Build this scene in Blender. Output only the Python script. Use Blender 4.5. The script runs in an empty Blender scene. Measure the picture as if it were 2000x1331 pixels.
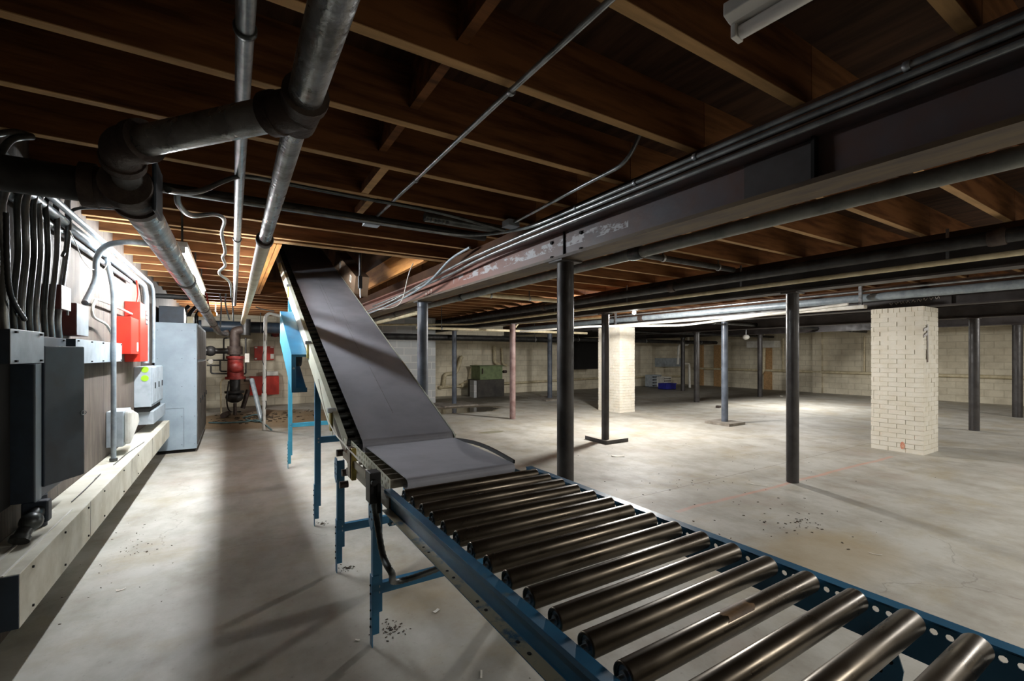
import bpy, bmesh, math, random
from mathutils import Vector, Matrix
random.seed(7)
S = bpy.context.scene
COL = S.collection
# ------------------------------------------------------------------ camera
F = 885.0; YH = 694.0; HC = 1.4
A = math.atan(545.0/F); sA, cA = math.sin(A), math.cos(A)
cam = bpy.data.cameras.new('camera'); camo = bpy.data.objects.new('camera', cam); COL.objects.link(camo)
camo.location = (0, 0, HC); camo.rotation_euler = (math.pi/2, 0, -A)
cam.sensor_width = 36; cam.lens = F/2000*36; cam.shift_y = (YH-665.5)/2000; cam.clip_start = .02; cam.clip_end = 100
S.camera = camo
# ------------------------------------------------------------------ light, world, exposure
S.view_settings.view_transform = 'Standard'; S.view_settings.look = 'None'
S.view_settings.gamma = 1; S.view_settings.use_curve_mapping = False
S.view_settings.exposure = 1.48
TUBE_E = 140; BULB_W = 190; AMB = 0.028
w = bpy.data.worlds.new('world'); S.world = w; w.use_nodes = True
w.node_tree.nodes['Background'].inputs[0].default_value = (1, .95, .85, 1)
w.node_tree.nodes['Background'].inputs[1].default_value = AMB

def point_light(name, loc, watts, col=(1, .985, .95), r=.045):
    l = bpy.data.lights.new(name, 'POINT'); l.energy = watts; l.color = col; l.shadow_soft_size = r
    o = bpy.data.objects.new(name, l); o.location = loc; COL.objects.link(o); return o
point_light('bulb_light', (6.4, 6.03, 2.15), BULB_W, r=.09)
point_light('bulb_light', (12.6, -.6, 2.1), 110)
point_light('bulb_light', (-.30, 11.0, 2.20), 55)
def unseen_strip_light(name, x, y, sx, sy, watts, col=(1, .98, .94)):
    l = bpy.data.lights.new(name, 'AREA'); l.shape = 'RECTANGLE'; l.size = sx; l.size_y = sy; l.energy = watts; l.color = col
    o = bpy.data.objects.new(name, l); o.location = (x, y, 2.395); COL.objects.link(o)
UNSEEN_STRIPS = [(7.0, -.9, 2.4, .12, 42), (3.4, -1.2, 1.2, .12, 24), (12.9, 6.6, 1.2, .12, 60)]  # first two strips are fill added out of view to brighten the floor
for x, y, sx, sy, W_ in UNSEEN_STRIPS: unseen_strip_light('unseen_strip_light', x, y, sx, sy, W_)

def at(px, py, X=None, Y=None, Z=None):
    """world point on the plane X=, Y= or Z= seen in the direction of a photo pixel"""
    r = (px-1000)/F; u = (YH-py)/F
    dx = sA + r*cA; dy = cA - r*sA
    if X is not None: t = X/dx
    elif Y is not None: t = Y/dy
    else: t = (Z-HC)/u
    return Vector((t*dx, t*dy, HC+t*u))
def fl(px, py): return at(px, py, Z=0)

# ------------------------------------------------------------------ materials
def s2l(c):
    return tuple((v/12.92 if v <= .04045 else ((v+.055)/1.055)**2.4) for v in [x/255 for x in c])+(1,)
def newmat(name):
    m = bpy.data.materials.new(name); m.use_nodes = True
    nt = m.node_tree; return m, nt, nt.nodes['Principled BSDF']
def N(nt, t, **kw):
    n = nt.nodes.new(t)
    for k, v in kw.items():
        if k.startswith('i_'): n.inputs[k[2:].replace('_', ' ')].default_value = v
        else: setattr(n, k, v)
    return n
def ramp(nt, src, stops):
    r = nt.nodes.new('ShaderNodeValToRGB'); nt.links.new(src, r.inputs[0])
    e = r.color_ramp.elements
    while len(e) > 1: e.remove(e[-1])
    e[0].position = stops[0][0]; e[0].color = stops[0][1]
    for p, c in stops[1:]:
        x = e.new(p); x.color = c
    return r
def mixc(nt, fac, a, b, mode='MIX'):
    m = nt.nodes.new('ShaderNodeMix'); m.data_type = 'RGBA'; m.blend_type = mode
    for k, v in ((0, fac), (6, a), (7, b)):
        if hasattr(v, 'is_output'): nt.links.new(v, m.inputs[k])
        else: m.inputs[k].default_value = v
    return m.outputs[2]
def mth(nt, op, a, b=None, c=None, clamp=False):
    m = nt.nodes.new('ShaderNodeMath'); m.operation = op; m.use_clamp = clamp
    for k, v in enumerate((a, b, c)):
        if v is None: continue
        if hasattr(v, 'is_output'): nt.links.new(v, m.inputs[k])
        else: m.inputs[k].default_value = v
    return m.outputs[0]
def geo(nt): return nt.nodes.new('ShaderNodeNewGeometry').outputs['Position']
def noise(nt, vec, scale, detail=4, rough=.55, stretch=None):
    if stretch:
        mp = nt.nodes.new('ShaderNodeMapping'); mp.inputs['Scale'].default_value = stretch
        nt.links.new(vec, mp.inputs[0]); vec = mp.outputs[0]
    n = nt.nodes.new('ShaderNodeTexNoise'); nt.links.new(vec, n.inputs['Vector'])
    n.inputs['Scale'].default_value = scale; n.inputs['Detail'].default_value = detail; n.inputs['Roughness'].default_value = rough
    return n.outputs['Fac']
def bump(nt, bs, h, strength=.3, dist=.01):
    b = nt.nodes.new('ShaderNodeBump'); b.inputs['Strength'].default_value = strength; b.inputs['Distance'].default_value = dist
    nt.links.new(h, b.inputs['Height']); nt.links.new(b.outputs[0], bs.inputs['Normal'])
def surf(name, c1, c2=None, rough=.5, metal=0, sc=8, lo=.4, hi=.65, stretch=None, bs_=.15, spec=.5, emit=None, r2=None):
    m, nt, bs = newmat(name); c2 = c2 or tuple(int(x*.8) for x in c1)
    g = geo(nt); n = noise(nt, g, sc, 5, .6, stretch)
    rp = ramp(nt, n, [(lo, s2l(c1)), (hi, s2l(c2))])
    nt.links.new(rp.outputs[0], bs.inputs['Base Color'])
    bs.inputs['Roughness'].default_value = rough; bs.inputs['Metallic'].default_value = metal
    bs.inputs['Specular IOR Level'].default_value = spec
    if r2 is not None:
        rr = ramp(nt, noise(nt, g, sc*1.7, 3), [(.4, (rough,)*3+(1,)), (.65, (r2,)*3+(1,))]); nt.links.new(rr.outputs[0], bs.inputs['Roughness'])
    if bs_: bump(nt, bs, noise(nt, g, sc*6, 3), bs_, .004)
    if emit:
        bs.inputs['Emission Color'].default_value = (1, .98, .95, 1); bs.inputs['Emission Strength'].default_value = emit
    return m
M = {}
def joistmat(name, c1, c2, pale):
    """brown sides, paler bottom edge keyed to height"""
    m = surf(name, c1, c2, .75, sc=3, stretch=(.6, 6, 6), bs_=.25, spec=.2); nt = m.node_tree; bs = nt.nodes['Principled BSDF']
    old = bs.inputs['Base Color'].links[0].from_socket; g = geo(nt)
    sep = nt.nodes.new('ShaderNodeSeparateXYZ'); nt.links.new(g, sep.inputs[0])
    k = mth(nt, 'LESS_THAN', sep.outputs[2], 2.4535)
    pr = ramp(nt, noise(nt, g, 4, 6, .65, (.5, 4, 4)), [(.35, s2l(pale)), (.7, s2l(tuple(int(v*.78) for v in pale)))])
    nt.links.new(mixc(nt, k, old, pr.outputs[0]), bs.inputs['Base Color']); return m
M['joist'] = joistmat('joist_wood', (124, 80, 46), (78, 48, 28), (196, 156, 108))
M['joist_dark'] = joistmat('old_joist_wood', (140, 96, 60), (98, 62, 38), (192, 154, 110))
M['trimmer'] = surf('fresh_wood', (196, 138, 76), (160, 102, 52), .6, sc=3, stretch=(6, .6, 6), spec=.3)
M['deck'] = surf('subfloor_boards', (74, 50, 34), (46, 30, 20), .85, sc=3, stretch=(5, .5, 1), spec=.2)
M['beam_dark'] = surf('dark_painted_steel', (70, 66, 66), (46, 40, 38), .42, sc=2.5, bs_=.2, r2=.6)
M['column'] = surf('column_black_steel', (58, 55, 54), (40, 36, 35), .38, sc=6, bs_=.35, r2=.6)
M['column_blue'] = surf('column_blue_steel', (84, 92, 104), (60, 66, 76), .38, sc=5, bs_=.2, r2=.5)
M['column_rust'] = surf('column_rust_steel', (138, 116, 112), (104, 76, 70), .55, sc=5, bs_=.2)
M['blackpipe'] = surf('black_pipe', (62, 62, 62), (38, 36, 35), .4, .4, sc=7, bs_=.3, r2=.6)
M['mainpipe'] = surf('worn_steel_pipe', (158, 160, 162), (104, 102, 98), .26, .75, sc=9, bs_=.5, r2=.48)
M['iron'] = surf('cast_iron', (74, 62, 56), (50, 38, 34), .6, .2, sc=14, bs_=.5)
M['galv'] = surf('galvanised', (176, 180, 184), (138, 142, 146), .32, .8, sc=16, bs_=.08, r2=.45)
M['conduit'] = surf('conduit_metal', (168, 172, 174), (128, 132, 134), .3, .7, sc=10, bs_=.05)
M['conduit_paint'] = surf('grey_conduit_paint', (150, 160, 166), (124, 134, 142), .4, .2, sc=10, bs_=.05)
M['conduit_dark'] = surf('dull_conduit', (92, 96, 96), (60, 62, 62), .35, .6, sc=10, bs_=.05)
M['cream'] = surf('cream_pipe_paint', (214, 202, 170), (186, 172, 138), .5, sc=9, bs_=.1)
M['whitepaint'] = surf('white_paint', (224, 222, 214), (200, 196, 186), .45, sc=6, bs_=.08)
M['fixture'] = surf('fixture_enamel', (226, 224, 220), (214, 212, 206), .35, sc=4, bs_=0)
M['tube_off'] = surf('unlit_tube', (236, 234, 232), (228, 226, 224), .2, sc=4, bs_=0)
M['greycab'] = surf('grey_cabinet_paint', (150, 164, 174), (134, 148, 158), .5, sc=3, bs_=.05)
M['greybox'] = surf('grey_box_paint', (176, 186, 194), (150, 160, 168), .42, .1, sc=7, bs_=.05)
M['darkbox'] = surf('slate_box_paint', (52, 66, 80), (42, 48, 58), .45, sc=4, bs_=.05)
M['cabside'] = surf('dark_cabinet_doors', (96, 92, 88), (70, 64, 60), .55, sc=5, bs_=.1)
M['red'] = surf('red_enamel', (196, 48, 30), (172, 38, 24), .4, sc=6, bs_=.05)
M['redvalve'] = surf('red_valve_paint', (140, 44, 38), (110, 34, 30), .5, sc=12, bs_=.2)
M['rubber'] = surf('belt_rubber', (174, 175, 184), (158, 159, 168), .5, sc=3, bs_=.25, spec=.4)
M['black'] = surf('black_plastic', (26, 26, 28), (18, 18, 20), .5, sc=6, bs_=.05)
M['dark'] = surf('dark_void', (20, 19, 18), (14, 13, 13), .9, sc=6, bs_=0)
M['green'] = surf('green_machine_paint', (104, 120, 78), (82, 96, 62), .5, sc=7, bs_=.1)
M['tape'] = surf('brown_tape', (136, 104, 66), (96, 72, 46), .6, sc=20)
M['cardboard'] = surf('cardboard', (128, 104, 82), (112, 90, 70), .8, sc=6, bs_=.1)
M['paper'] = surf('paper', (236, 232, 222), (220, 214, 202), .8, sc=9, bs_=.1)
M['debris'] = surf('dry_debris', (84, 70, 54), (40, 34, 28), .9, sc=40)
M['bluecrate'] = surf('blue_plastic', (34, 40, 140), (28, 30, 110), .5, sc=8)
M['yellow'] = surf('zinc_yellow', (176, 160, 84), (150, 134, 74), .5, .4, sc=20)
M['chalk'] = surf('chalk', (214, 206, 196), (190, 180, 170), .9, sc=30)
M['lime'] = surf('lime_tag', (160, 220, 40), (150, 205, 40), .6, sc=30)
M['hose'] = surf('teal_hose', (96, 128, 132), (70, 92, 96), .5, sc=10)
M['beige'] = surf('beige_plaster', (200, 190, 160), (176, 164, 132), .7, sc=5)
M['amber'] = surf('amber_lens', (255, 170, 70), (240, 150, 50), .4, sc=5)
M['slabmat'] = surf('footing_concrete', (140, 134, 124), (108, 100, 90), .85, sc=6, bs_=.2)
M['drain'] = surf('drain_pipe_grey', (134, 136, 130), (104, 106, 102), .45, .3, sc=8, bs_=.1)
M['slat'] = surf('dull_belt_rollers', (150, 144, 130), (104, 96, 84), .5, .2, sc=9, bs_=.1)
M['cabside2'] = surf('stained_dark_steel', (58, 54, 48), (30, 28, 26), .6, sc=3)
M['redmark'] = surf('faded_red_spray', (206, 130, 104), (222, 180, 154), .8, sc=60, lo=.45, hi=.6)
M['beamline'] = surf('belt_scratch', (150, 148, 148), (120, 118, 118), .7, sc=60)

def rollermat():
    m, nt, bs = newmat('roller_steel'); g = geo(nt)
    n = noise(nt, g, 5, 5, .6, (1, 5, 5)); rp = ramp(nt, n, [(.35, s2l((104, 95, 82))), (.7, s2l((74, 66, 55)))])
    nt.links.new(rp.outputs[0], bs.inputs['Base Color']); bs.inputs['Metallic'].default_value = .85
    rr = ramp(nt, noise(nt, g, 9, 4), [(.35, (.26,)*3+(1,)), (.7, (.42,)*3+(1,))]); nt.links.new(rr.outputs[0], bs.inputs['Roughness'])
    return m
M['roller'] = rollermat()

def bluemat(name, c1, c2, worn, lo, hi):
    m, nt, bs = newmat(name); g = geo(nt)
    base = ramp(nt, noise(nt, g, 5, 4), [(.35, s2l(c1)), (.7, s2l(c2))])
    k = ramp(nt, noise(nt, g, 7, 8, .7), [(lo, (0, 0, 0, 1)), (hi, (1, 1, 1, 1))])
    nt.links.new(mixc(nt, k.outputs[0], base.outputs[0], s2l(worn)), bs.inputs['Base Color'])
    bs.inputs['Roughness'].default_value = .38; bump(nt, bs, noise(nt, g, 60, 3), .1, .002); return m
M['blue'] = bluemat('blue_machine_paint', (52, 118, 156), (40, 92, 126), (120, 128, 116), .62, .74)
M['blueworn'] = bluemat('worn_blue_flange', (40, 96, 128), (52, 104, 130), (184, 176, 148), .38, .48)
M['cyan'] = bluemat('lit_blue_paint', (62, 150, 178), (50, 128, 156), (150, 190, 196), .66, .8)  # blue paint brightened for the lamplight falling on it
M['guard'] = bluemat('pale_guard_metal', (222, 224, 208), (204, 206, 188), (132, 124, 104), .58, .74)
M['rustmetal'] = bluemat('rusty_zinc', (120, 112, 96), (92, 78, 62), (90, 56, 36), .5, .65)

def beammat():
    m, nt, bs = newmat('rusty_girder'); g = geo(nt)
    base = ramp(nt, noise(nt, g, 3, 6, .65), [(.35, s2l((84, 82, 88))), (.62, s2l((96, 74, 68)))])
    sep = nt.nodes.new('ShaderNodeSeparateXYZ'); nt.links.new(g, sep.inputs[0])
    far = mth(nt, 'MULTIPLY_ADD', sep.outputs[1], .55, -1.3, clamp=True)      # redder primer past the splice
    c = mixc(nt, far, base.outputs[0], s2l((132, 90, 78)))
    fl_ = ramp(nt, noise(nt, g, 12, 8, .7, (1, .5, 1)), [(.5, (0, 0, 0, 1)), (.54, (1, 1, 1, 1))])
    band = mth(nt, 'LESS_THAN', mth(nt, 'ABSOLUTE', mth(nt, 'SUBTRACT', sep.outputs[2], 2.225)), .035)
    yr = mth(nt, 'MULTIPLY', mth(nt, 'GREATER_THAN', sep.outputs[1], 2.0), mth(nt, 'LESS_THAN', sep.outputs[1], 4.6))
    k = mth(nt, 'MULTIPLY', mth(nt, 'MULTIPLY', band, yr), fl_.outputs[0])
    c = mixc(nt, k, c, s2l((176, 176, 180)))
    nt.links.new(c, bs.inputs['Base Color']); bs.inputs['Roughness'].default_value = .42
    bump(nt, bs, noise(nt, g, 14, 6), .35, .006); return m
M['beam'] = beammat()
M['flange'] = surf('rusty_flange', (96, 78, 52), (58, 44, 34), .6, sc=5, bs_=.3, stretch=(3, .6, 3))

def cmumat(name, c1, c2, axis, bw=.4, bh=.2, mortar=.012, mc=(150, 142, 120), dirt=True, bstr=.6):
    m, nt, bs = newmat(name); g = geo(nt)
    sep = nt.nodes.new('ShaderNodeSeparateXYZ'); nt.links.new(g, sep.inputs[0])
    cb = nt.nodes.new('ShaderNodeCombineXYZ'); nt.links.new(sep.outputs[axis], cb.inputs[0]); nt.links.new(sep.outputs[2], cb.inputs[1])
    b = nt.nodes.new('ShaderNodeTexBrick'); nt.links.new(cb.outputs[0], b.inputs['Vector'])
    b.inputs['Scale'].default_value = 1; b.inputs['Brick Width'].default_value = bw; b.inputs['Row Height'].default_value = bh
    b.inputs['Mortar Size'].default_value = mortar; b.inputs['Mortar Smooth'].default_value = .4
    b.inputs['Color1'].default_value = s2l(c1); b.inputs['Color2'].default_value = s2l(c2); b.inputs['Mortar'].default_value = s2l(mc)
    c = b.outputs['Color']
    if dirt:
        k = ramp(nt, noise(nt, g, 1.3, 6, .65), [(.42, (0, 0, 0, 1)), (.75, (.6, .6, .6, 1))])
        c = mixc(nt, k.outputs[0], c, s2l((136, 124, 100)))
    nt.links.new(c, bs.inputs['Base Color']); bs.inputs['Roughness'].default_value = .8
    h = mth(nt, 'MULTIPLY_ADD', b.outputs['Fac'], -1, mth(nt, 'MULTIPLY', noise(nt, g, 25, 3), .3))
    bump(nt, bs, h, bstr, .008); return m
M['cmu_x'] = cmumat('painted_block_wall', (228, 220, 198), (222, 213, 190), 0, mc=(204, 195, 172), bstr=.3)
M['cmu_y'] = cmumat('painted_block_wall_side', (224, 216, 194), (218, 209, 186), 1, mc=(200, 191, 168), bstr=.3)
M['cmu_grey'] = cmumat('grey_block', (176, 178, 178), (160, 162, 162), 0, mc=(196, 196, 192), dirt=False)
M['brickpaint'] = surf('painted_brick', (230, 225, 212), (222, 215, 198), .75, sc=5, bs_=.2, spec=.3)

def plymat():
    m, nt, bs = newmat('weathered_plywood'); g = geo(nt)
    n = noise(nt, g, 5, 8, .7, (1, 2.6, .5)); w1 = ramp(nt, n, [(.3, s2l((104, 94, 85))), (.5, s2l((84, 73, 64))), (.72, s2l((54, 45, 38)))])
    wv = nt.nodes.new('ShaderNodeTexWave'); wv.wave_type = 'BANDS'; wv.bands_direction = 'Y'
    mp = nt.nodes.new('ShaderNodeMapping'); mp.inputs['Scale'].default_value = (1, 1, .18); nt.links.new(g, mp.inputs[0]); nt.links.new(mp.outputs[0], wv.inputs[0])
    wv.inputs['Scale'].default_value = 9; wv.inputs['Distortion'].default_value = 9; wv.inputs['Detail'].default_value = 3; wv.inputs['Detail Scale'].default_value = 1.2
    c = mixc(nt, .28, w1.outputs[0], wv.outputs['Color'], 'MULTIPLY')
    sep = nt.nodes.new('ShaderNodeSeparateXYZ'); nt.links.new(g, sep.inputs[0])
    j = mth(nt, 'LESS_THAN', mth(nt, 'PINGPONG', mth(nt, 'SUBTRACT', sep.outputs[1], .35), .61), .006)
    c = mixc(nt, j, c, s2l((30, 25, 22)))
    nt.links.new(c, bs.inputs['Base Color']); bs.inputs['Roughness'].default_value = .75; bump(nt, bs, n, .3, .006); return m
M['ply'] = plymat()
M['racewaytop'] = surf('dusty_raceway_lid', (202, 199, 186), (180, 175, 158), .75, sc=5, bs_=.2, spec=.2)

def floormat():
    m, nt, bs = newmat('concrete_floor'); g = geo(nt)
    sep = nt.nodes.new('ShaderNodeSeparateXYZ'); nt.links.new(g, sep.inputs[0]); X, Y = sep.outputs[0], sep.outputs[1]
    big = noise(nt, g, .55, 7, .62); mid = noise(nt, g, 2.6, 7, .65, (1, .75, 1)); fine = noise(nt, g, 30, 4, .6)
    c = ramp(nt, big, [(.3, s2l((192, 190, 182))), (.5, s2l((178, 176, 168))), (.72, s2l((158, 154, 144)))]).outputs[0]
    c = mixc(nt, ramp(nt, mid, [(.42, (0, 0, 0, 1)), (.72, (.8, .8, .8, 1))]).outputs[0], c, s2l((138, 131, 117)))
    c = mixc(nt, ramp(nt, noise(nt, g, 1.1, 5, .6), [(.55, (0, 0, 0, 1)), (.72, (.25, .25, .25, 1))]).outputs[0], c, s2l((178, 156, 144)))
    c = mixc(nt, ramp(nt, noise(nt, g, 1.7, 9, .72, (.7, 1, 1)), [(.5, (0, 0, 0, 1)), (.66, (.55, .55, .55, 1))]).outputs[0], c, s2l((158, 146, 118)))
    c = mixc(nt, ramp(nt, noise(nt, g, .9, 9, .75, (1, .35, 1)), [(.54, (0, 0, 0, 1)), (.7, (.5, .5, .5, 1))]).outputs[0], c, s2l((120, 116, 110)))
    c = mixc(nt, ramp(nt, fine, [(.62, (0, 0, 0, 1)), (.8, (.6, .6, .6, 1))]).outputs[0], c, s2l((120, 110, 96)))
    rough = mth(nt, 'MULTIPLY_ADD', mid, .35, .42)
    # hairline cracks, wobbled
    vo = nt.nodes.new('ShaderNodeTexVoronoi'); vo.feature = 'DISTANCE_TO_EDGE'; vo.inputs['Scale'].default_value = .42
    wob = nt.nodes.new('ShaderNodeTexNoise'); wob.inputs['Scale'].default_value = 2.2; wob.inputs['Detail'].default_value = 6; nt.links.new(g, wob.inputs['Vector'])
    va = nt.nodes.new('ShaderNodeVectorMath'); va.operation = 'MULTIPLY_ADD'; va.inputs[1].default_value = (.55, .55, 0)
    nt.links.new(wob.outputs['Color'], va.inputs[0]); nt.links.new(g, va.inputs[2]); nt.links.new(va.outputs[0], vo.inputs['Vector'])
    crack = mth(nt, 'MULTIPLY', mth(nt, 'LESS_THAN', vo.outputs['Distance'], .0016), mth(nt, 'GREATER_THAN', noise(nt, g, .8, 2), .5))
    c = mixc(nt, mth(nt, 'MULTIPLY', crack, .25), c, s2l((84, 76, 66)))
    def blob(cx, cy, rx, ry, soft=.35, wobble=.9):
        dx = mth(nt, 'DIVIDE', mth(nt, 'SUBTRACT', X, cx), rx); dy = mth(nt, 'DIVIDE', mth(nt, 'SUBTRACT', Y, cy), ry)
        d = mth(nt, 'SQRT', mth(nt, 'ADD', mth(nt, 'MULTIPLY', dx, dx), mth(nt, 'MULTIPLY', dy, dy)))
        d = mth(nt, 'ADD', d, mth(nt, 'MULTIPLY', mth(nt, 'SUBTRACT', noise(nt, g, 1.6, 5), .5), wobble))
        return mth(nt, 'DIVIDE', mth(nt, 'SUBTRACT', 1, d), soft, clamp=True)
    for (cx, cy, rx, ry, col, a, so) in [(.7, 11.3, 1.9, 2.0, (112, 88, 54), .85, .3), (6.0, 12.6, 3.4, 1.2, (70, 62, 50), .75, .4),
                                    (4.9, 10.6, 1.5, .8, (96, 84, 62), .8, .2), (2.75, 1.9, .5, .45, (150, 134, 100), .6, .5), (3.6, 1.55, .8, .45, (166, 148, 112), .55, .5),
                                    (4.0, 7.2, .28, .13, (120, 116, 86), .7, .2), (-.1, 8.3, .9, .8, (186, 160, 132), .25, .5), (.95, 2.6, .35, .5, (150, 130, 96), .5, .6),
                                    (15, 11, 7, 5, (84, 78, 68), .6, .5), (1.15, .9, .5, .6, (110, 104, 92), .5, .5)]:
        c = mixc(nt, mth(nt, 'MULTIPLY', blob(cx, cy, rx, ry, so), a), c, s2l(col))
    wet = blob(5.0, 10.45, 1.15, .55, .12); c = mixc(nt, mth(nt, 'MULTIPLY', wet, .8), c, s2l((52, 44, 32)))
    rough = mth(nt, 'MULTIPLY_ADD', wet, -.5, rough, clamp=True)
    def line(p, q, wd):
        dx, dy = q[0]-p[0], q[1]-p[1]; L = math.hypot(dx, dy); ux, uy = dx/L, dy/L
        s_ = mth(nt, 'ADD', mth(nt, 'MULTIPLY', X, -uy), mth(nt, 'MULTIPLY_ADD', Y, ux, p[0]*uy-p[1]*ux))
        s_ = mth(nt, 'ADD', s_, mth(nt, 'MULTIPLY', mth(nt, 'SUBTRACT', noise(nt, g, 2, 3), .5), wd*2.5))
        t = mth(nt, 'ADD', mth(nt, 'MULTIPLY', X, ux), mth(nt, 'MULTIPLY_ADD', Y, uy, -p[0]*ux-p[1]*uy))
        inr = mth(nt, 'MULTIPLY', mth(nt, 'GREATER_THAN', t, 0), mth(nt, 'LESS_THAN', t, L))
        return mth(nt, 'MULTIPLY', mth(nt, 'DIVIDE', mth(nt, 'SUBTRACT', wd, mth(nt, 'ABSOLUTE', s_)), wd*.6, clamp=True), inr)
    p, q = fl(1320, 1000), fl(1745, 892)
    c = mixc(nt, mth(nt, 'MULTIPLY', line(p, q, .035), mth(nt, 'MULTIPLY', noise(nt, g, 5, 6, .7), .85)), c, s2l((204, 138, 114)))
    # slab joints
    jx = mth(nt, 'LESS_THAN', mth(nt, 'ABSOLUTE', mth(nt, 'SUBTRACT', Y, 3.15)), .006)
    jm = mth(nt, 'MULTIPLY', jx, mth(nt, 'GREATER_THAN', X, 1.5)); c = mixc(nt, mth(nt, 'MULTIPLY', jm, .5), c, s2l((96, 88, 76)))
    nt.links.new(c, bs.inputs['Base Color']); nt.links.new(rough, bs.inputs['Roughness']); bs.inputs['Specular IOR Level'].default_value = .35
    h = mth(nt, 'ADD', mth(nt, 'MULTIPLY', fine, .4), mth(nt, 'MULTIPLY', mid, .6)); bump(nt, bs, h, .25, .006)
    return m
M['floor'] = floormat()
def emis(name, col, e):
    m, nt, bs = newmat(name); bs.inputs['Base Color'].default_value = (.8, .8, .8, 1)
    bs.inputs['Emission Color'].default_value = col; bs.inputs['Emission Strength'].default_value = e; return m
M['tube_on'] = emis('lit_tube', (.93, .97, 1, 1), TUBE_E)
M['bulb_on'] = emis('lit_bulb', (.95, .97, 1, 1), 60)

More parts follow.
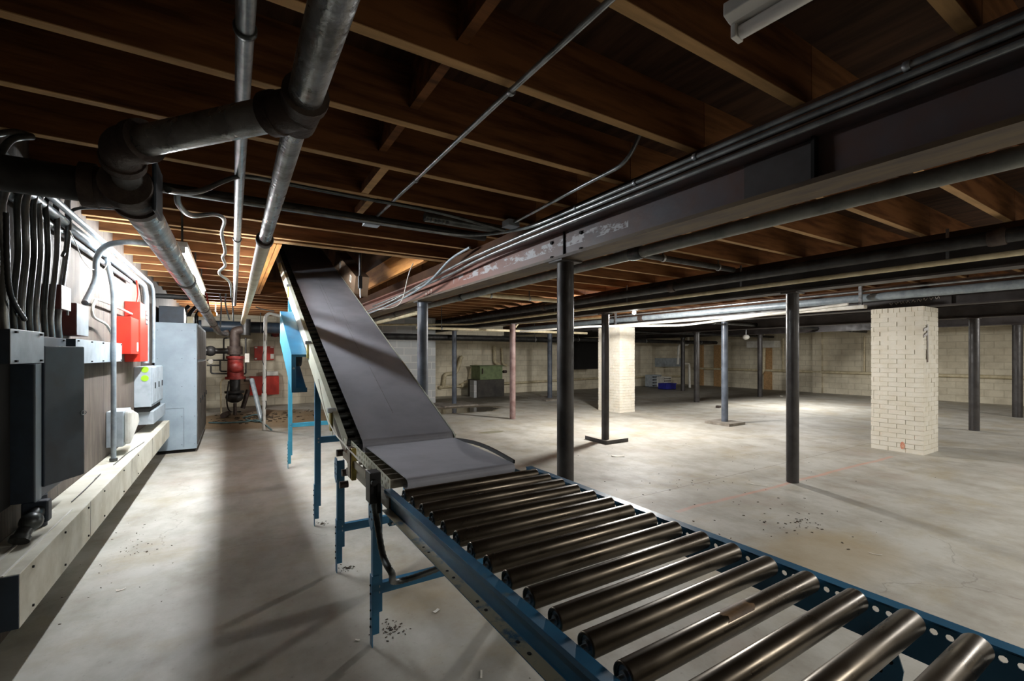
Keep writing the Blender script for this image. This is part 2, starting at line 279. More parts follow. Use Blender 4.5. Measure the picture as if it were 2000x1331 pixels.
# ------------------------------------------------------------------ mesh builder
class MB:
    def __init__(s): s.v = []; s.f = []; s.sm = []
    def add(s, vs, fs, smooth=False):
        b = len(s.v); s.v += [Vector(v) for v in vs]
        for f in fs: s.f.append([b+i for i in f]); s.sm.append(smooth)
        return s
    def box(s, x0, x1, y0, y1, z0, z1):
        v = [(x, y, z) for z in (z0, z1) for y in (y0, y1) for x in (x0, x1)]
        return s.add(v, [(0, 2, 3, 1), (4, 5, 7, 6), (0, 1, 5, 4), (2, 6, 7, 3), (0, 4, 6, 2), (1, 3, 7, 5)])
    def obox(s, c, ax, ay, az):
        """oriented box: centre and three half-extent vectors"""
        c, ax, ay, az = map(Vector, (c, ax, ay, az))
        v = [c+i*ax+j*ay+k*az for k in (-1, 1) for j in (-1, 1) for i in (-1, 1)]
        f = [(0, 2, 3, 1), (4, 5, 7, 6), (0, 1, 5, 4), (2, 6, 7, 3), (0, 4, 6, 2), (1, 3, 7, 5)]
        if ax.cross(ay).dot(az) < 0: f = [tuple(reversed(q)) for q in f]
        return s.add(v, f)
    def bar(s, p, q, w, h, up=(0, 0, 1)):
        p, q = Vector(p), Vector(q); d = (q-p); a = d/2; u = Vector(up); n = d.normalized()
        sd = n.cross(u).normalized(); u2 = sd.cross(n).normalized()
        return s.obox((p+q)/2, a, sd*w/2, u2*h/2)
    def prism(s, pts, axis, a, b):
        """extrude 2D outline along axis x/y/z from a to b"""
        def mk(p, t): return {'x': (t, p[0], p[1]), 'y': (p[0], t, p[1]), 'z': (p[0], p[1], t)}[axis]
        n = len(pts); v = [mk(p, a) for p in pts]+[mk(p, b) for p in pts]
        return s.add(v, [tuple(range(n))[::-1], tuple(range(n, 2*n))]+[(i, (i+1) % n, n+(i+1) % n, n+i) for i in range(n)])
    def tube(s, pts, r, n=14, caps=True, rs=None, hollow=0):
        pts = [Vector(p) for p in pts]; m = len(pts); V = []; pn = None
        for i, p in enumerate(pts):
            t = (pts[min(i+1, m-1)]-pts[max(i-1, 0)]).normalized()
            if pn is None:
                u = Vector((0, 0, 1)) if abs(t.z) < .9 else Vector((1, 0, 0)); pn = (u-t*u.dot(t)).normalized()
            else: pn = (pn-t*pn.dot(t)).normalized()
            b = t.cross(pn); rr = rs[i] if rs else r
            V += [p+(pn*math.cos(2*math.pi*k/n)+b*math.sin(2*math.pi*k/n))*rr for k in range(n)]
        fs = [(i*n+k, i*n+(k+1) % n, (i+1)*n+(k+1) % n, (i+1)*n+k) for i in range(m-1) for k in range(n)]
        s.add(V, fs, True)
        if caps: s.add(V[:n]+V[-n:], [tuple(range(n))[::-1], tuple(range(n, 2*n))])
        return s
    def sphere(s, c, r, n=14, sc=(1, 1, 1), m=8):
        V = []; c = Vector(c)
        for i in range(1, m):
            a = math.pi*i/m
            V += [c+Vector((r*sc[0]*math.sin(a)*math.cos(2*math.pi*k/n), r*sc[1]*math.sin(a)*math.sin(2*math.pi*k/n), r*sc[2]*math.cos(a))) for k in range(n)]
        V += [c+Vector((0, 0, r*sc[2])), c-Vector((0, 0, r*sc[2]))]; T = len(V)-2
        f = [(i*n+k, (i+1)*n+k, (i+1)*n+(k+1) % n, i*n+(k+1) % n) for i in range(m-2) for k in range(n)]
        f += [(T, k, (k+1) % n) for k in range(n)]+[((m-2)*n+k, T+1, (m-2)*n+(k+1) % n) for k in range(n)]
        return s.add(V, f, True)
    def perf(s, o, u, v, cell, h, ncell, r, rowc=(.5,), n=8):
        """sheet of cells with one polygon hole per cell and row; o corner, u along, v up (unit vectors)"""
        o, u, v = Vector(o), Vector(u), Vector(v); rows = len(rowc); hh = h/rows
        for i in range(ncell):
            for j in range(rows):
                c = o+u*(i+.5)*cell+v*(j+.5)*hh
                hole = [c+u*r*math.cos(math.pi/4*k)+v*r*math.sin(math.pi/4*k) for k in range(8)]
                out = [c+u*cell/2*a+v*hh/2*b for a, b in ((1, 0), (1, 1), (0, 1), (-1, 1), (-1, 0), (-1, -1), (0, -1), (1, -1))]
                s.add(hole+out, [(k, 8+k, 8+(k+1) % 8, (k+1) % 8) for k in range(8)])
        return s
    def build(s, name, mat, parent=None, bevel=0, solid=0, label=None, kind=None):
        me = bpy.data.meshes.new(name); o = bpy.data.objects.new(name, me); COL.objects.link(o)
        if parent is not None:
            root = parent
            while root.parent: root = root.parent
            off = Vector(root['_o']); o.parent = parent
        else:
            xs = [v.x for v in s.v]; ys = [v.y for v in s.v]; zs = [v.z for v in s.v]
            off = Vector(((min(xs)+max(xs))/2, (min(ys)+max(ys))/2, min(zs))); o.location = off
        me.from_pydata([v-off for v in s.v], [], s.f); me.update()
        for p, q in zip(me.polygons, s.sm): p.use_smooth = q
        bm = bmesh.new(); bm.from_mesh(me)
        if solid: bmesh.ops.remove_doubles(bm, verts=bm.verts, dist=1e-5)
        bmesh.ops.recalc_face_normals(bm, faces=bm.faces); bm.to_mesh(me); bm.free()
        me.materials.append(M[mat])
        if solid: md = o.modifiers.new('solid', 'SOLIDIFY'); md.thickness = solid; md.offset = 0
        if bevel: md = o.modifiers.new('bevel', 'BEVEL'); md.width = bevel; md.segments = 2; md.limit_method = 'ANGLE'; md.angle_limit = .6
        if label: o['label'] = label
        if kind: o['kind'] = kind
        return o
def thing(name, label, cat, loc, group=None):
    o = bpy.data.objects.new(name, None); COL.objects.link(o); o.location = loc; o.empty_display_size = .1
    o['_o'] = list(Vector(loc)); o['label'] = label; o['category'] = cat
    if group: o['group'] = group
    return o
def tag(o, label, cat, group=None, kind=None):
    o['label'] = label; o['category'] = cat
    if group: o['group'] = group
    if kind: o['kind'] = kind
    return o
def struct(o): o['kind'] = 'structure'; return o
def bend(pts, r=.06, n=6):
    """round the corners of a polyline"""
    pts = [Vector(p) for p in pts]; out = [pts[0]]
    for i in range(1, len(pts)-1):
        a, b, c = pts[i-1], pts[i], pts[i+1]; d1 = (a-b); d2 = (c-b)
        rr = min(r, d1.length*.49, d2.length*.49); p0 = b+d1.normalized()*rr; p1 = b+d2.normalized()*rr
        for k in range(n+1):
            t = k/n; out.append(p0*(1-t)**2+b*2*t*(1-t)+p1*t*t)
    return out+[pts[-1]]
def smooth(pts, n=6):
    pts = [Vector(p) for p in pts]; P = [pts[0]]+pts+[pts[-1]]; out = []
    for i in range(1, len(P)-2):
        for k in range(n):
            t = k/n; a, b, c, d = P[i-1], P[i], P[i+1], P[i+2]
            out.append(.5*((2*b)+(c-a)*t+(2*a-5*b+4*c-d)*t*t+(3*b-a-3*c+d)*t**3))
    return out+[pts[-1]]
def screw(mb, p, nrm, r=.006):
    p = Vector(p); mb.tube([p, p+Vector(nrm)*.006], r, 8)

# ================================================================== SETTING
WX, RX, BY, FY = -.96, 18.5, 14.35, -4.2          # left wall, right wall, back wall, wall behind the camera
ZJ = 2.45; ZT = 2.71                              # joist underside, subfloor underside
OX0, OX1, OY0, OY1 = .40, 1.80, 4.80, 8.9         # floor opening for the belt
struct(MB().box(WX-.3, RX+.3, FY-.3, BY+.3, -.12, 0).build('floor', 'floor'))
mb = MB()
for b in ((WX-.3, OX0, FY-.3, BY+.3), (OX1, RX+.3, FY-.3, BY+.3), (OX0, OX1, FY-.3, OY0), (OX0, OX1, OY1, BY+.3)): mb.box(*b, ZT, ZT+.06)
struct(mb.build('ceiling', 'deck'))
struct(MB().box(WX-.2, WX, FY, BY, 0, ZT).build('wall_left', 'ply'))
struct(MB().box(WX-.2, RX+.2, BY, BY+.2, 0, ZT).build('wall_back', 'cmu_x'))
struct(MB().box(RX, RX+.2, FY, BY, 0, ZT).build('wall_right', 'cmu_y'))
struct(MB().box(WX-.2, RX+.2, FY-.2, FY, 0, ZT).build('wall_front', 'cmu_x'))
struct(MB().box(2.9, 4.92, 12.15, 12.35, 0, 2.45).build('wall_stub', 'cmu_grey'))
mb = MB(); mb.box(OX0-.06, OX0, OY0, OY1, ZT+.06, 4.4).box(OX1, OX1+.06, OY0, OY1, ZT+.06, 4.4).box(OX0, OX1, OY1, OY1+.06, ZT+.06, 4.4).box(OX0, OX1, OY0-.06, OY0, ZT+.06, 4.4).box(OX0, OX1, OY0, OY1, 4.4, 4.46)
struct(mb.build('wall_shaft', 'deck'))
# ------------------------------------------------------------------ joists
ordn = ['first', 'second', 'third', 'fourth', 'fifth', 'sixth', 'seventh', 'eighth', 'ninth', 'tenth', 'eleventh', 'twelfth']
J = .512; Y0 = 1.50
bays = [(WX, 2.078, 'between the left wall and the rusty girder'), (2.082, 5.248, 'in the bay right of the rusty girder'), (5.252, 8.498, 'in the bay beyond the second steel girder'),
        (8.502, 11.748, 'in the bay behind the brick piers'), (11.752, 14.998, 'in the far right bay'), (15.002, RX, 'over the far right wall side')]
proto = {}
ROWY = [2.63, 5.6, 8.5, 11.65]; RN = ['closest', 'second', 'third', 'back']
short = ['left of the rusty girder', 'right of the rusty girder', 'beyond the second girder', 'behind the brick piers', 'in the far right bay', 'along the right wall']
for bi, (xa, xb, txt) in enumerate(bays):
    for k in range(-4, 26):
        y = Y0+k*J
        if y > BY-.05: break
        x1 = OX0-.10 if (bi == 0 and OY0-.08 < y < OY1+.1) else xb
        key = (bi, x1)
        if key not in proto:
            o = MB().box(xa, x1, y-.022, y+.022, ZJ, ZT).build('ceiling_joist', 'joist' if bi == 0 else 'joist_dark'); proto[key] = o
        else:
            o = proto[key].copy(); COL.objects.link(o)
        o.location = ((xa+x1)/2, y, ZJ)
        row = max([r for r in range(4) if ROWY[r] <= y], default=-1)
        if row < 0:
            n = sum(1 for q in range(k, 40) if Y0+q*J < ROWY[0]); ps = '%s one before the closest column row' % ordn[n-1]
        else:
            n = sum(1 for q in range(-9, k+1) if Y0+q*J >= ROWY[row]); ps = '%s one past the %s column row' % (ordn[n-1], RN[row])
        tag(o, ('short brown joist ' if x1 != xb else 'brown joist ')+short[bi]+', '+ps, 'joist', 'joists '+txt)
for k in range(2):
    tag(MB().box(OX0-.094+.048*k, OX0-.052+.048*k, OY0+.0, OY1, ZJ-.005, ZT).build('trimmer_joist', 'trimmer'),
        'honey coloured plank left of the belt opening, %s' % ('outer one' if k == 0 else 'inner one beside the belt'), 'beam', 'trimmers of the belt opening')
tag(MB().box(OX1+.002, OX1+.05, OY0+.0, OY1, ZJ-.005, ZT).build('trimmer_joist', 'trimmer'), 'orange wooden trimmer beam right of the belt opening, above the rusty girder', 'beam', 'trimmers of the belt opening')
for k in range(2):
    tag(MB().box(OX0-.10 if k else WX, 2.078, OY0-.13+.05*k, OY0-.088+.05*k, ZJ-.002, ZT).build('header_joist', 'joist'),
        'brown header plank across the front of the belt opening, %s' % ('far ply' if k else 'near ply'), 'beam', 'header of the belt opening')
# blocking between joists
def blk(x, k, side, dx=.0, low=True):
    y0 = Y0+k*J+.024; y1 = y0+J-.048
    mb = MB()
    if low: mb.bar((x, y0, ZJ+.03), (x+dx, y1, ZJ+.03), .045, .055)
    else: mb.box(x-.02, x+.02, y0, y1, ZJ+.07, ZT-.002)
    return mb
for x, k, low, lab in [(.73, 2, True, 'short wooden bridging block between the third and fourth joists, with nail heads'), (.80, 3, True, 'short wooden bridging block between the fourth and fifth joists'),
                  (.70, 0, False, 'wide wooden bridging board between the first and second joists'), (.70, 1, False, 'wide wooden bridging board between the second and third joists'), (.70, -1, False, 'wide wooden bridging board above the nearest conduit')]:
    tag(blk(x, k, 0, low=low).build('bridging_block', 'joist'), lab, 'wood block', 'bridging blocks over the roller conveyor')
for k in range(-3, 12):
    mb = MB(); y0 = Y0+k*J+.024; y1 = y0+J-.048
    mb.bar((3.6, y0, ZJ+.02), (3.6, y1, ZT-.03), .04, .02); mb.bar((3.66, y0, ZT-.03), (3.66, y1, ZJ+.02), .04, .02)
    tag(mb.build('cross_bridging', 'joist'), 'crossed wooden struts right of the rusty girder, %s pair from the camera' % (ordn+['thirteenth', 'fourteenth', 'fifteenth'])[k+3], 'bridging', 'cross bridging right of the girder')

# ------------------------------------------------------------------ girders
def girder(X, y0, y1, mat, lab):
    t = thing('steel_girder', lab, 'girder', (X, (y0+y1)/2, 2.09), 'steel girders on the columns')
    zb, zt, hw = 2.09, 2.325, .10
    MB().box(X-hw, X+hw, y0, y1, zb, zb+.018).box(X-hw, X+hw, y0, y1, zt-.018, zt).box(X-.008, X+.008, y0, y1, zb+.018, zt-.018).build('girder_profile', mat, t)
    MB().box(X-.055, X+.055, y0, y1, zt, 2.449).build('wood_nailer', 'deck', t)
    if mat == 'beam': MB().box(X-hw-.0015, X+hw+.0015, y0, y1, zb-.0015, zb+.0195).build('bottom_flange', 'flange', t)
    return t
GX = [2.08, 5.25, 8.5, 11.75, 15.0]
glab = ['rusty red steel girder nearest the camera, running over the closest column', 'dark steel girder second from the camera with a cream pipe beside it', 'dark steel girder resting on the two brick piers',
        'dark steel girder behind the brick piers', 'black steel girder farthest to the right']
G = [girder(x, FY, BY, 'beam' if i == 0 else 'beam_dark', glab[i]) for i, x in enumerate(GX)]
g0 = G[0]
mb = MB(); mb.box(2.08-.02, 2.08-.009, .95, 1.25, 2.112, 2.30); mb.build('splice_plate', 'beam_dark', g0)
MB().box(2.08-.045, 2.08-.009, .935, .948, 2.11, 2.305).build('gap_strip', 'dark', g0)  # dark strip standing in for the dark gap beside the splice plate
MB().box(2.08-.0215, 2.08-.009, 2.625, 2.632, 2.11, 2.305).build('joint_gap', 'dark', g0)
mb = MB()
for y in (2.44, 2.78):
    for z in (2.14, 2.255): mb.tube([(2.06, y, z), (2.072, y, z)], .013, 10)
mb.build('bolt_hole', 'dark', g0)
def text(body, loc, size, rot, parent, mat, name='chalk_marking', ext=.0008):
    cu = bpy.data.curves.new(name, 'FONT'); cu.body = body; cu.size = size; cu.extrude = ext; cu.materials.append(M[mat])
    tmp = bpy.data.objects.new(name, cu); COL.objects.link(tmp); bpy.context.view_layer.update()
    me = bpy.data.meshes.new_from_object(tmp.evaluated_get(bpy.context.evaluated_depsgraph_get())); bpy.data.objects.remove(tmp)
    o = bpy.data.objects.new(name, me); COL.objects.link(o); root = parent
    while root.parent: root = root.parent
    o.parent = parent; o.location = Vector(loc)-Vector(root['_o']); o.rotation_euler = rot; return o
text('6 1/2', (2.07, 5.45, 2.135), .11, (math.pi/2, 0, -math.pi/2), g0, 'chalk')
# girder on piers: plate with chalk writing
MB().box(8.5-.03, 8.5-.009, 2.15, 2.95, 2.112, 2.30).build('splice_plate', 'beam_dark', G[2])
mb = MB(); random.seed(3)
yy = 2.85
for i in range(9):
    pts = [(8.467, yy-.012*j, 2.17+.02*math.sin(j*2.1+i)+.005*i) for j in range(5)]; mb.tube(smooth(pts, 3), .0035, 5); yy -= .066
mb.build('chalk_marking', 'chalk', G[2])

# ------------------------------------------------------------------ columns
def column(x, y, mat, lab, r=.06, plate=None):
    t = thing('steel_column', lab, 'column', (x, y, 0), 'steel pipe columns')
    MB().tube([(x, y, .004), (x, y, 2.075)], r, 24).build('shaft', mat, t)
    MB().box(x-.095, x+.095, y-.08, y+.08, 2.075, 2.089).build('cap_plate', 'beam_dark', t, bevel=.002)
    return t
column(2.08, 2.63, 'column', 'black steel column closest to the roller conveyor', .062)
column(2.08, 5.57, 'column_blue', 'dark blue steel column right behind the inclined belt', .068)
column(2.08, 8.5, 'column', 'steel column hidden behind the inclined belt')
column(5.25, 2.63, 'column', 'black steel column standing alone in front of the large brick pier', .062)
column(5.27, 5.60, 'column', 'black steel column before the narrow brick pier, angle iron at its foot', .062)
column(5.22, 8.45, 'column_rust', 'rusty pink steel column left of the nearest black column', .065)
column(5.30, 11.7, 'column_blue', 'blue grey steel column beside the puddle, near the green machine', .065)
column(8.52, 5.58, 'column_blue', 'blue grey steel column standing on a thin square slab', .064)
column(8.55, 11.6, 'column_blue', 'blue grey steel column on a low slab near the back wall', .075)
column(11.70, 2.66, 'column', 'black steel column right of the large brick pier', .075)
column(15.05, 2.72, 'column', 'black steel column at the right edge of the photo', .085)
column(11.75, 8.6, 'column', 'dim black steel column right of the narrow brick pier', .08)
column(15.0, 8.55, 'column', 'dim black steel column near the right wall, left of the lone column', .075)
column(15.0, 11.6, 'column', 'dim black steel column in the dark back corner', .08)
def footing(x, y, sx, sy, h, lab, rot=0, mat='cmu_grey'):
    c, s = math.cos(rot), math.sin(rot)
    tag(MB().obox((x, y, h/2), (sx*c, sx*s, 0), (-sy*s, sy*c, 0), (0, 0, h/2)).build('footing_slab', mat, bevel=.008), lab, 'slab', 'column footings')
# slabs stand around the feet (frames of four pieces are cast as one with a socket)
def slab(x, y, s, h, lab, r):
    pts = 24; mb = MB(); V = []; n = 32
    for z in (0.002, h):
        for k in range(n):
            a = 2*math.pi*k/n; m = max(abs(math.cos(a)), abs(math.sin(a))); V.append((x+s*math.cos(a)/m, y+s*math.sin(a)/m, z))
    for z in (0.002, h):
        for k in range(n):
            a = 2*math.pi*k/n; V.append((x+r*math.cos(a), y+r*math.sin(a), z))
    f = []
    for k in range(n):
        k2 = (k+1) % n
        f += [(k, k2, n+k2, n+k), (n+k, n+k2, 3*n+k2, 3*n+k), (2*n+k, 3*n+k, 3*n+k2, 2*n+k2), (k, 2*n+k, 2*n+k2, k2)]
    mb.add(V, f); tag(mb.build('footing_slab', 'slabmat'), lab, 'slab', 'column footings')
slab(8.52, 5.58, .27, .05, 'thin square slab around the foot of the blue grey column', .066)
slab(5.30, 11.7, .5, .04, 'low square slab under the column beside the puddle', .067)
slab(8.55, 11.6, .5, .05, 'low pale slab under the blue grey column near the back wall', .077)
# angle iron bent round the foot of one column
p = [fl(1143, 858), fl(1184, 869), fl(1227, 863)]
mb = MB()
for a, b in ((p[0], p[1]), (p[1], p[2])):
    d = (b-a).normalized(); n_ = Vector((-d.y, d.x, 0))
    mb.bar(a+Vector((0, 0, .03)), b+Vector((0, 0, .03)), .006, .055); mb.bar(a+Vector((0, 0, .005))+n_*.02, b+Vector((0, 0, .005))+n_*.02, .045, .006)
tag(mb.build('angle_iron', 'beam_dark'), 'dark bent angle iron lying on the floor in front of a column foot', 'metal bar')

# ------------------------------------------------------------------ brick piers
def pier(x0, x1, y0, y1, z1, lab, strap=False, mark=False):
    t = thing('brick_pier', lab, 'brick pier', ((x0+x1)/2, (y0+y1)/2, 0), 'painted brick piers')
    mb = MB(); mb.box(x0+.008, x1-.008, y0+.008, y1-.008, 0, z1)
    H = .0667; nrow = int(z1/H); H = z1/nrow
    for r in range(nrow):
        z0 = r*H; zt = z0+H*.91; top = r == nrow-1
        for side in range(4):
            L = (y1-y0) if side < 2 else (x1-x0); bl = .068 if top else .203
            pos = 0 if (r % 2 == 0) else -bl/2
            while pos < L-.02:
                a = max(pos, 0); b = min(pos+bl-.007, L); pos += bl
                if b-a < .03: continue
                j = random.uniform(-.004, .004); tz = random.uniform(-.002, .002)
                if side == 0: mb.box(x0-j, x0+.03, y0+a, y0+b, z0+tz, zt+tz)
                elif side == 1: mb.box(x1-.03, x1+j, y0+a, y0+b, z0+tz, zt+tz)
                elif side == 2: mb.box(x0+a, x0+b, y0-j, y0+.03, z0+tz, zt+tz)
                else: mb.box(x0+a, x0+b, y1-.03, y1+j, z0+tz, zt+tz)
    mb.build('brickwork', 'brickpaint', t)
    if strap:
        MB().box(x0+.10, x0+.14, y0-.012, y0-.005, 1.30, 1.83).obox((x0+.03, y0-.01, 1.76), (.07, 0, .012), (0, .006, 0), (0, 0, .02)).obox((x0+.02, y0-.01, 1.68), (.06, 0, .02), (0, .006, 0), (0, 0, .018)).build('metal_strap', 'rustmetal', t)
    if mark:
        mb = MB(); cy = (y0*.62+y1*.38)
        mb.add([(x0-.006, cy+.028*math.cos(a*.5236), .07+.055*math.sin(a*.5236)+.03) for a in range(12)], [tuple(range(12))]); o = mb.build('paint_mark', 'redmark', t)
    return t

pier(8.2, 8.76, 2.37, 2.98, 2.088, 'large cream painted brick pier at the right, with a red spray mark near its base', True, True)
pier(7.95, 8.46, 7.95, 8.70, 2.088, 'narrow cream painted brick pier behind the black column in the middle')
# pilaster on right wall
struct(MB().box(RX-.12, RX, 8.2, 8.5, 0, 2.3).build('trim_1', 'cmu_y'))
# ================================================================== OVERHEAD PIPES
def pipe(name, pts, r, mat, lab, cat='pipe', group=None, n=14, parts=()):
    """a pipe run; parts = extra (name, MB, mat)"""
    if not parts:
        return tag(MB().tube(pts, r, n).build(name, mat), lab, cat, group)
    t = thing(name, lab, cat, pts[0], group)
    MB().tube(pts, r, n).build('run', mat, t)
    for nm, mb, m in parts: mb.build(nm, m, t)
    return t
def ring(c, d, r, w):
    c = Vector(c); d = Vector(d).normalized(); return MB().tube([c-d*w/2, c-d*w*.35, c+d*w*.35, c+d*w/2], r, 20, rs=[r*.93, r, r, r*.93])
def H(z): return HC+z
# big black pipe to the wall, tee, main running away, riser elbow, diagonal pipe, tee, run towards and away
t = thing('sprinkler_main', 'large worn steel pipe assembly overhead at the left, with tee, elbow and diagonal crossover', 'pipe', (-.267, 1.79, 1.9))
TE = Vector((-.267, 1.79, H(.5))); EL = Vector((-.250, 1.542, H(.546))); ER = Vector((.127, 1.108, H(.55)))
MB().tube([(WX+.002, 1.79, H(.5)), TE+Vector((-.085, 0, 0))], .049, 24).build('wall_branch', 'blackpipe', t)
mb = MB(); mb.tube([TE+Vector((0, .085, 0)), (-.267, 4.7, H(.5)), (-.267, 11.9, H(.5)), (-.22, 12.15, H(.49)), (-.12, 12.28, H(.48))], .052, 24); mb.build('main_run', 'mainpipe', t)
for y in (3.7, 5.8, 8.6): ring((-.267, y, H(.5)), (0, 1, 0), .058, .08).build('coupling', 'iron', t)
mb = MB(); mb.tube([TE+Vector((-.096, 0, 0)), TE], .057, 24); mb.tube([TE+Vector((0, -.06, 0)), TE+Vector((0, .10, 0))], .058, 24)
mb.tube([TE+Vector((0, .07, 0)), TE+Vector((0, .11, 0))], .066, 24); mb.tube([TE+Vector((-.11, 0, 0)), TE+Vector((-.075, 0, 0))], .064, 24)
mb.tube([TE+Vector((0, -.083, 0)), TE+Vector((0, -.045, 0))], .07, 24, rs=[.063, .07])
mb.build('tee_fitting', 'iron', t, bevel=.003)
MB().box(TE.x+.06, TE.x+.072, TE.y-.07, TE.y+.07, TE.z-.065, TE.z+.09).build('end_bracket', 'darkbox', t, bevel=.01)
nd = (TE-EL).normalized(); MB().tube([TE-nd*.07, EL+nd*.04], .036, 20).build('nipple', 'mainpipe', t)
dv = (ER-EL).normalized()
mb = MB(); mb.tube(bend([EL+nd*.075, EL, EL+dv*.083], .06), .047, 20); mb.tube([EL+dv*.062, EL+dv*.092], .053, 20); mb.tube([EL+nd*.054, EL+nd*.083], .052, 20); mb.build('elbow', 'iron', t)
MB().tube([EL+dv*.07, ER-dv*.06], .037, 24).build('crossover_pipe', 'mainpipe', t)
mb = MB(); mb.tube([ER-dv*.075, ER+dv*.01], .044, 20); mb.tube([ER+Vector((.004, -.058, 0)), ER+Vector((0, .062, 0))], .042, 20); mb.tube([ER+Vector((.004, -.07, 0)), ER+Vector((.004, -.045, 0))], .047, 20); mb.tube([ER-dv*.083, ER-dv*.058], .048, 20); mb.sphere(ER, .044)
mb.build('cross_fitting', 'iron', t)
MB().tube([(.140, -1.5, H(.55)), ER+Vector((.004, -.05, 0))], .034, 24).build('near_run', 'mainpipe', t)
MB().tube([ER+Vector((0, .05, 0)), (.129, 2.44, H(.55))], .026, 20).build('far_run', 'mainpipe', t)
ring((.129, 2.46, H(.55)), (0, 1, 0), .038, .06).build('coupling', 'iron', t)
MB().tube([(.129, 2.47, H(.55)), (.133, 5.0, H(.545)), (.14, 8.8, H(.54))], .032, 20).build('far_run', 'cream', t)
# vertical-looking pipe over the left of the conveyor
t = thing('steel_pipe', 'thin bright steel pipe running straight away from the camera, above the crossover pipe', 'pipe', (.032, 5, 2.33))
MB().tube([(.0285, -1.5, H(.90)), (.0285, 9.5, H(.90))], .0235, 20).build('run', 'galv', t)
for y in (1.45, 4.1): mb = ring((.0285, y, H(.90)), (0, 1, 0), .03, .02); mb.build('hanger_ring', 'conduit_dark', t)
# pipes crossing (parallel to the joists)
t = pipe('black_pipe', [(-.90, 3.36, H(.99)), (1.80, 3.36, H(.99))], .032, 'blackpipe', 'black pipe crossing below the joists towards the rusty girder, behind the junction box')
t = thing('conduit_pipe', 'topmost conduit along the rusty girder, bending off to the left under the joists', 'conduit', (1.93, 1.4, 2.36), 'conduits along the rusty girder')
MB().tube(bend([(-.85, 3.28, H(.95)), (1.62, 3.28, H(.95)), (1.93, 2.9, H(.97)), (1.93, -2.5, H(.975))], .25), .0125, 12).build('run', 'conduit', t)
for y in (.6, 1.42, 1.81, 2.33): ring((1.93, y, H(.972)), (0, 1, 0), .0175, .02).build('clip', 'galv', t)
tag(MB().tube(smooth([at(328, 371, Y=1.9), at(352, 375, Y=2.05), at(392, 373, Y=2.2), at(440, 353, Y=2.5), at(480, 345, Y=2.66), at(560, 359, Y=2.82), at(690, 384, Y=2.9), at(850, 414, Y=2.9), at(985, 450, Y=2.9)]), .011, 10).build('flexible_conduit', 'conduit_dark'),
    'thin flexible conduit sagging from the tee bracket and crossing under a joist', 'conduit')
tag(MB().tube(smooth([at(346, 374, Y=2.05), at(350, 401, Y=2.2), at(375, 421, Y=2.5), at(420, 419, Y=3.0), at(438, 430, Y=3.3), at(433, 456, Y=3.7), at(440, 491, Y=4.1), at(435, 503, Y=4.3), at(440, 519, Y=4.6), at(428, 534, Y=4.8), at(449, 552, Y=5.2), at(452, 580, Y=5.8)]), .011, 10).build('cable', 'conduit_dark'),
    'grey cable looping down beside the bright steel pipe', 'cable')
t = thing('pipe_stub', 'dull dark capped pipe section under the joists, left of the small conduit box', 'pipe', (1.5, 3.12, 2.38))
MB().tube([(1.18, 3.12, H(1.0)), (1.84, 3.12, H(1.0))], .034, 18).build('run', 'conduit_dark', t)
mb = MB()
for i in range(6): mb.box(1.19+.03*i, 1.205+.03*i, 3.08, 3.09, H(.965), H(.985))
mb.build('fringe', 'galv', t)
# conduits with junction boxes
def jbox(c, s, lab):
    t = thing('junction_box', lab, 'electrical box', c, 'junction boxes under the joists')
    x, y, z = c; MB().box(x-s, x+s, y-.05, y+.05, z-.045, z).build('box_body', 'greybox', t, bevel=.004)
    MB().box(x-s-.003, x+s+.003, y-.053, y+.053, z-.05, z-.0455).build('cover', 'greybox', t, bevel=.002)
jbox((.90, 3.51, ZJ-.01), .055, 'small pale junction box under the joists at the end of the long diagonal conduit')
jbox((1.83, 2.99, ZJ-.01), .05, 'small junction box under the joists beside the rusty girder')
def clip(c, d, r):
    return ring(c, d, r+.006, .018)
t = thing('conduit_pipe', 'long thin conduit running under the joists from the pale junction box to the camera', 'conduit', (.92, 2, 2.4))
MB().tube([(.90, 3.44, H(1.02)), (.915, 1.6, H(1.025)), (.97, -1.5, H(1.025))], .011, 12).build('run', 'conduit', t)
for y in (1.50, 2.55): ring((.9+.02*(3.44-y)/1.9, y, H(1.023)), (0, 1, 0), .016, .02).build('clip', 'galv', t)
tag(MB().tube(bend([(1.83, 2.93, H(1.015)), (1.79, 2.05, H(1.02)), (1.78, 1.72, H(1.02)), (1.80, 1.62, H(1.2))], .1), .011, 12).build('conduit_pipe', 'conduit'), 'short conduit from the box beside the girder, bending up into the joists', 'conduit')
tag(MB().tube(smooth([(1.93, -2.5, H(.935)), (1.93, 3.0, H(.935)), (1.91, 4.6, H(.88)), (1.85, 6.2, H(.74)), (1.86, 8.2, H(.70))]), .0125, 12).build('conduit_pipe', 'conduit'),
    'middle conduit of the three along the rusty girder', 'conduit', 'conduits along the rusty girder')
tag(MB().tube(smooth([(1.93, -2.5, H(.893)), (1.93, 3.0, H(.893)), (1.95, 4.6, H(.845)), (1.95, 7.5, H(.80))]), .0125, 12).build('conduit_pipe', 'conduit'),
    'lowest conduit of the three along the rusty girder, pale and thin', 'conduit', 'conduits along the rusty girder')
tag(MB().tube(smooth([(1.93, 3.9, H(1.03)), (1.90, 4.3, H(.98)), (1.86, 4.9, H(.80)), (1.86, 6.2, H(.70)), (1.84, 7.6, H(.66))]), .013, 10).build('cable', 'conduit_paint'), 'pale cable curving down from the joists to the rusty girder behind the belt', 'cable')
tag(MB().tube(smooth([(1.7, 4.85, H(1.02)), (1.66, 4.9, H(.88)), (1.72, 5.3, H(.66)), (1.80, 5.9, H(.63)), (1.84, 6.8, H(.68))]), .005, 8).build('wire', 'whitepaint'), 'thin white wire drooping beside the orange trimmer beam', 'wire')
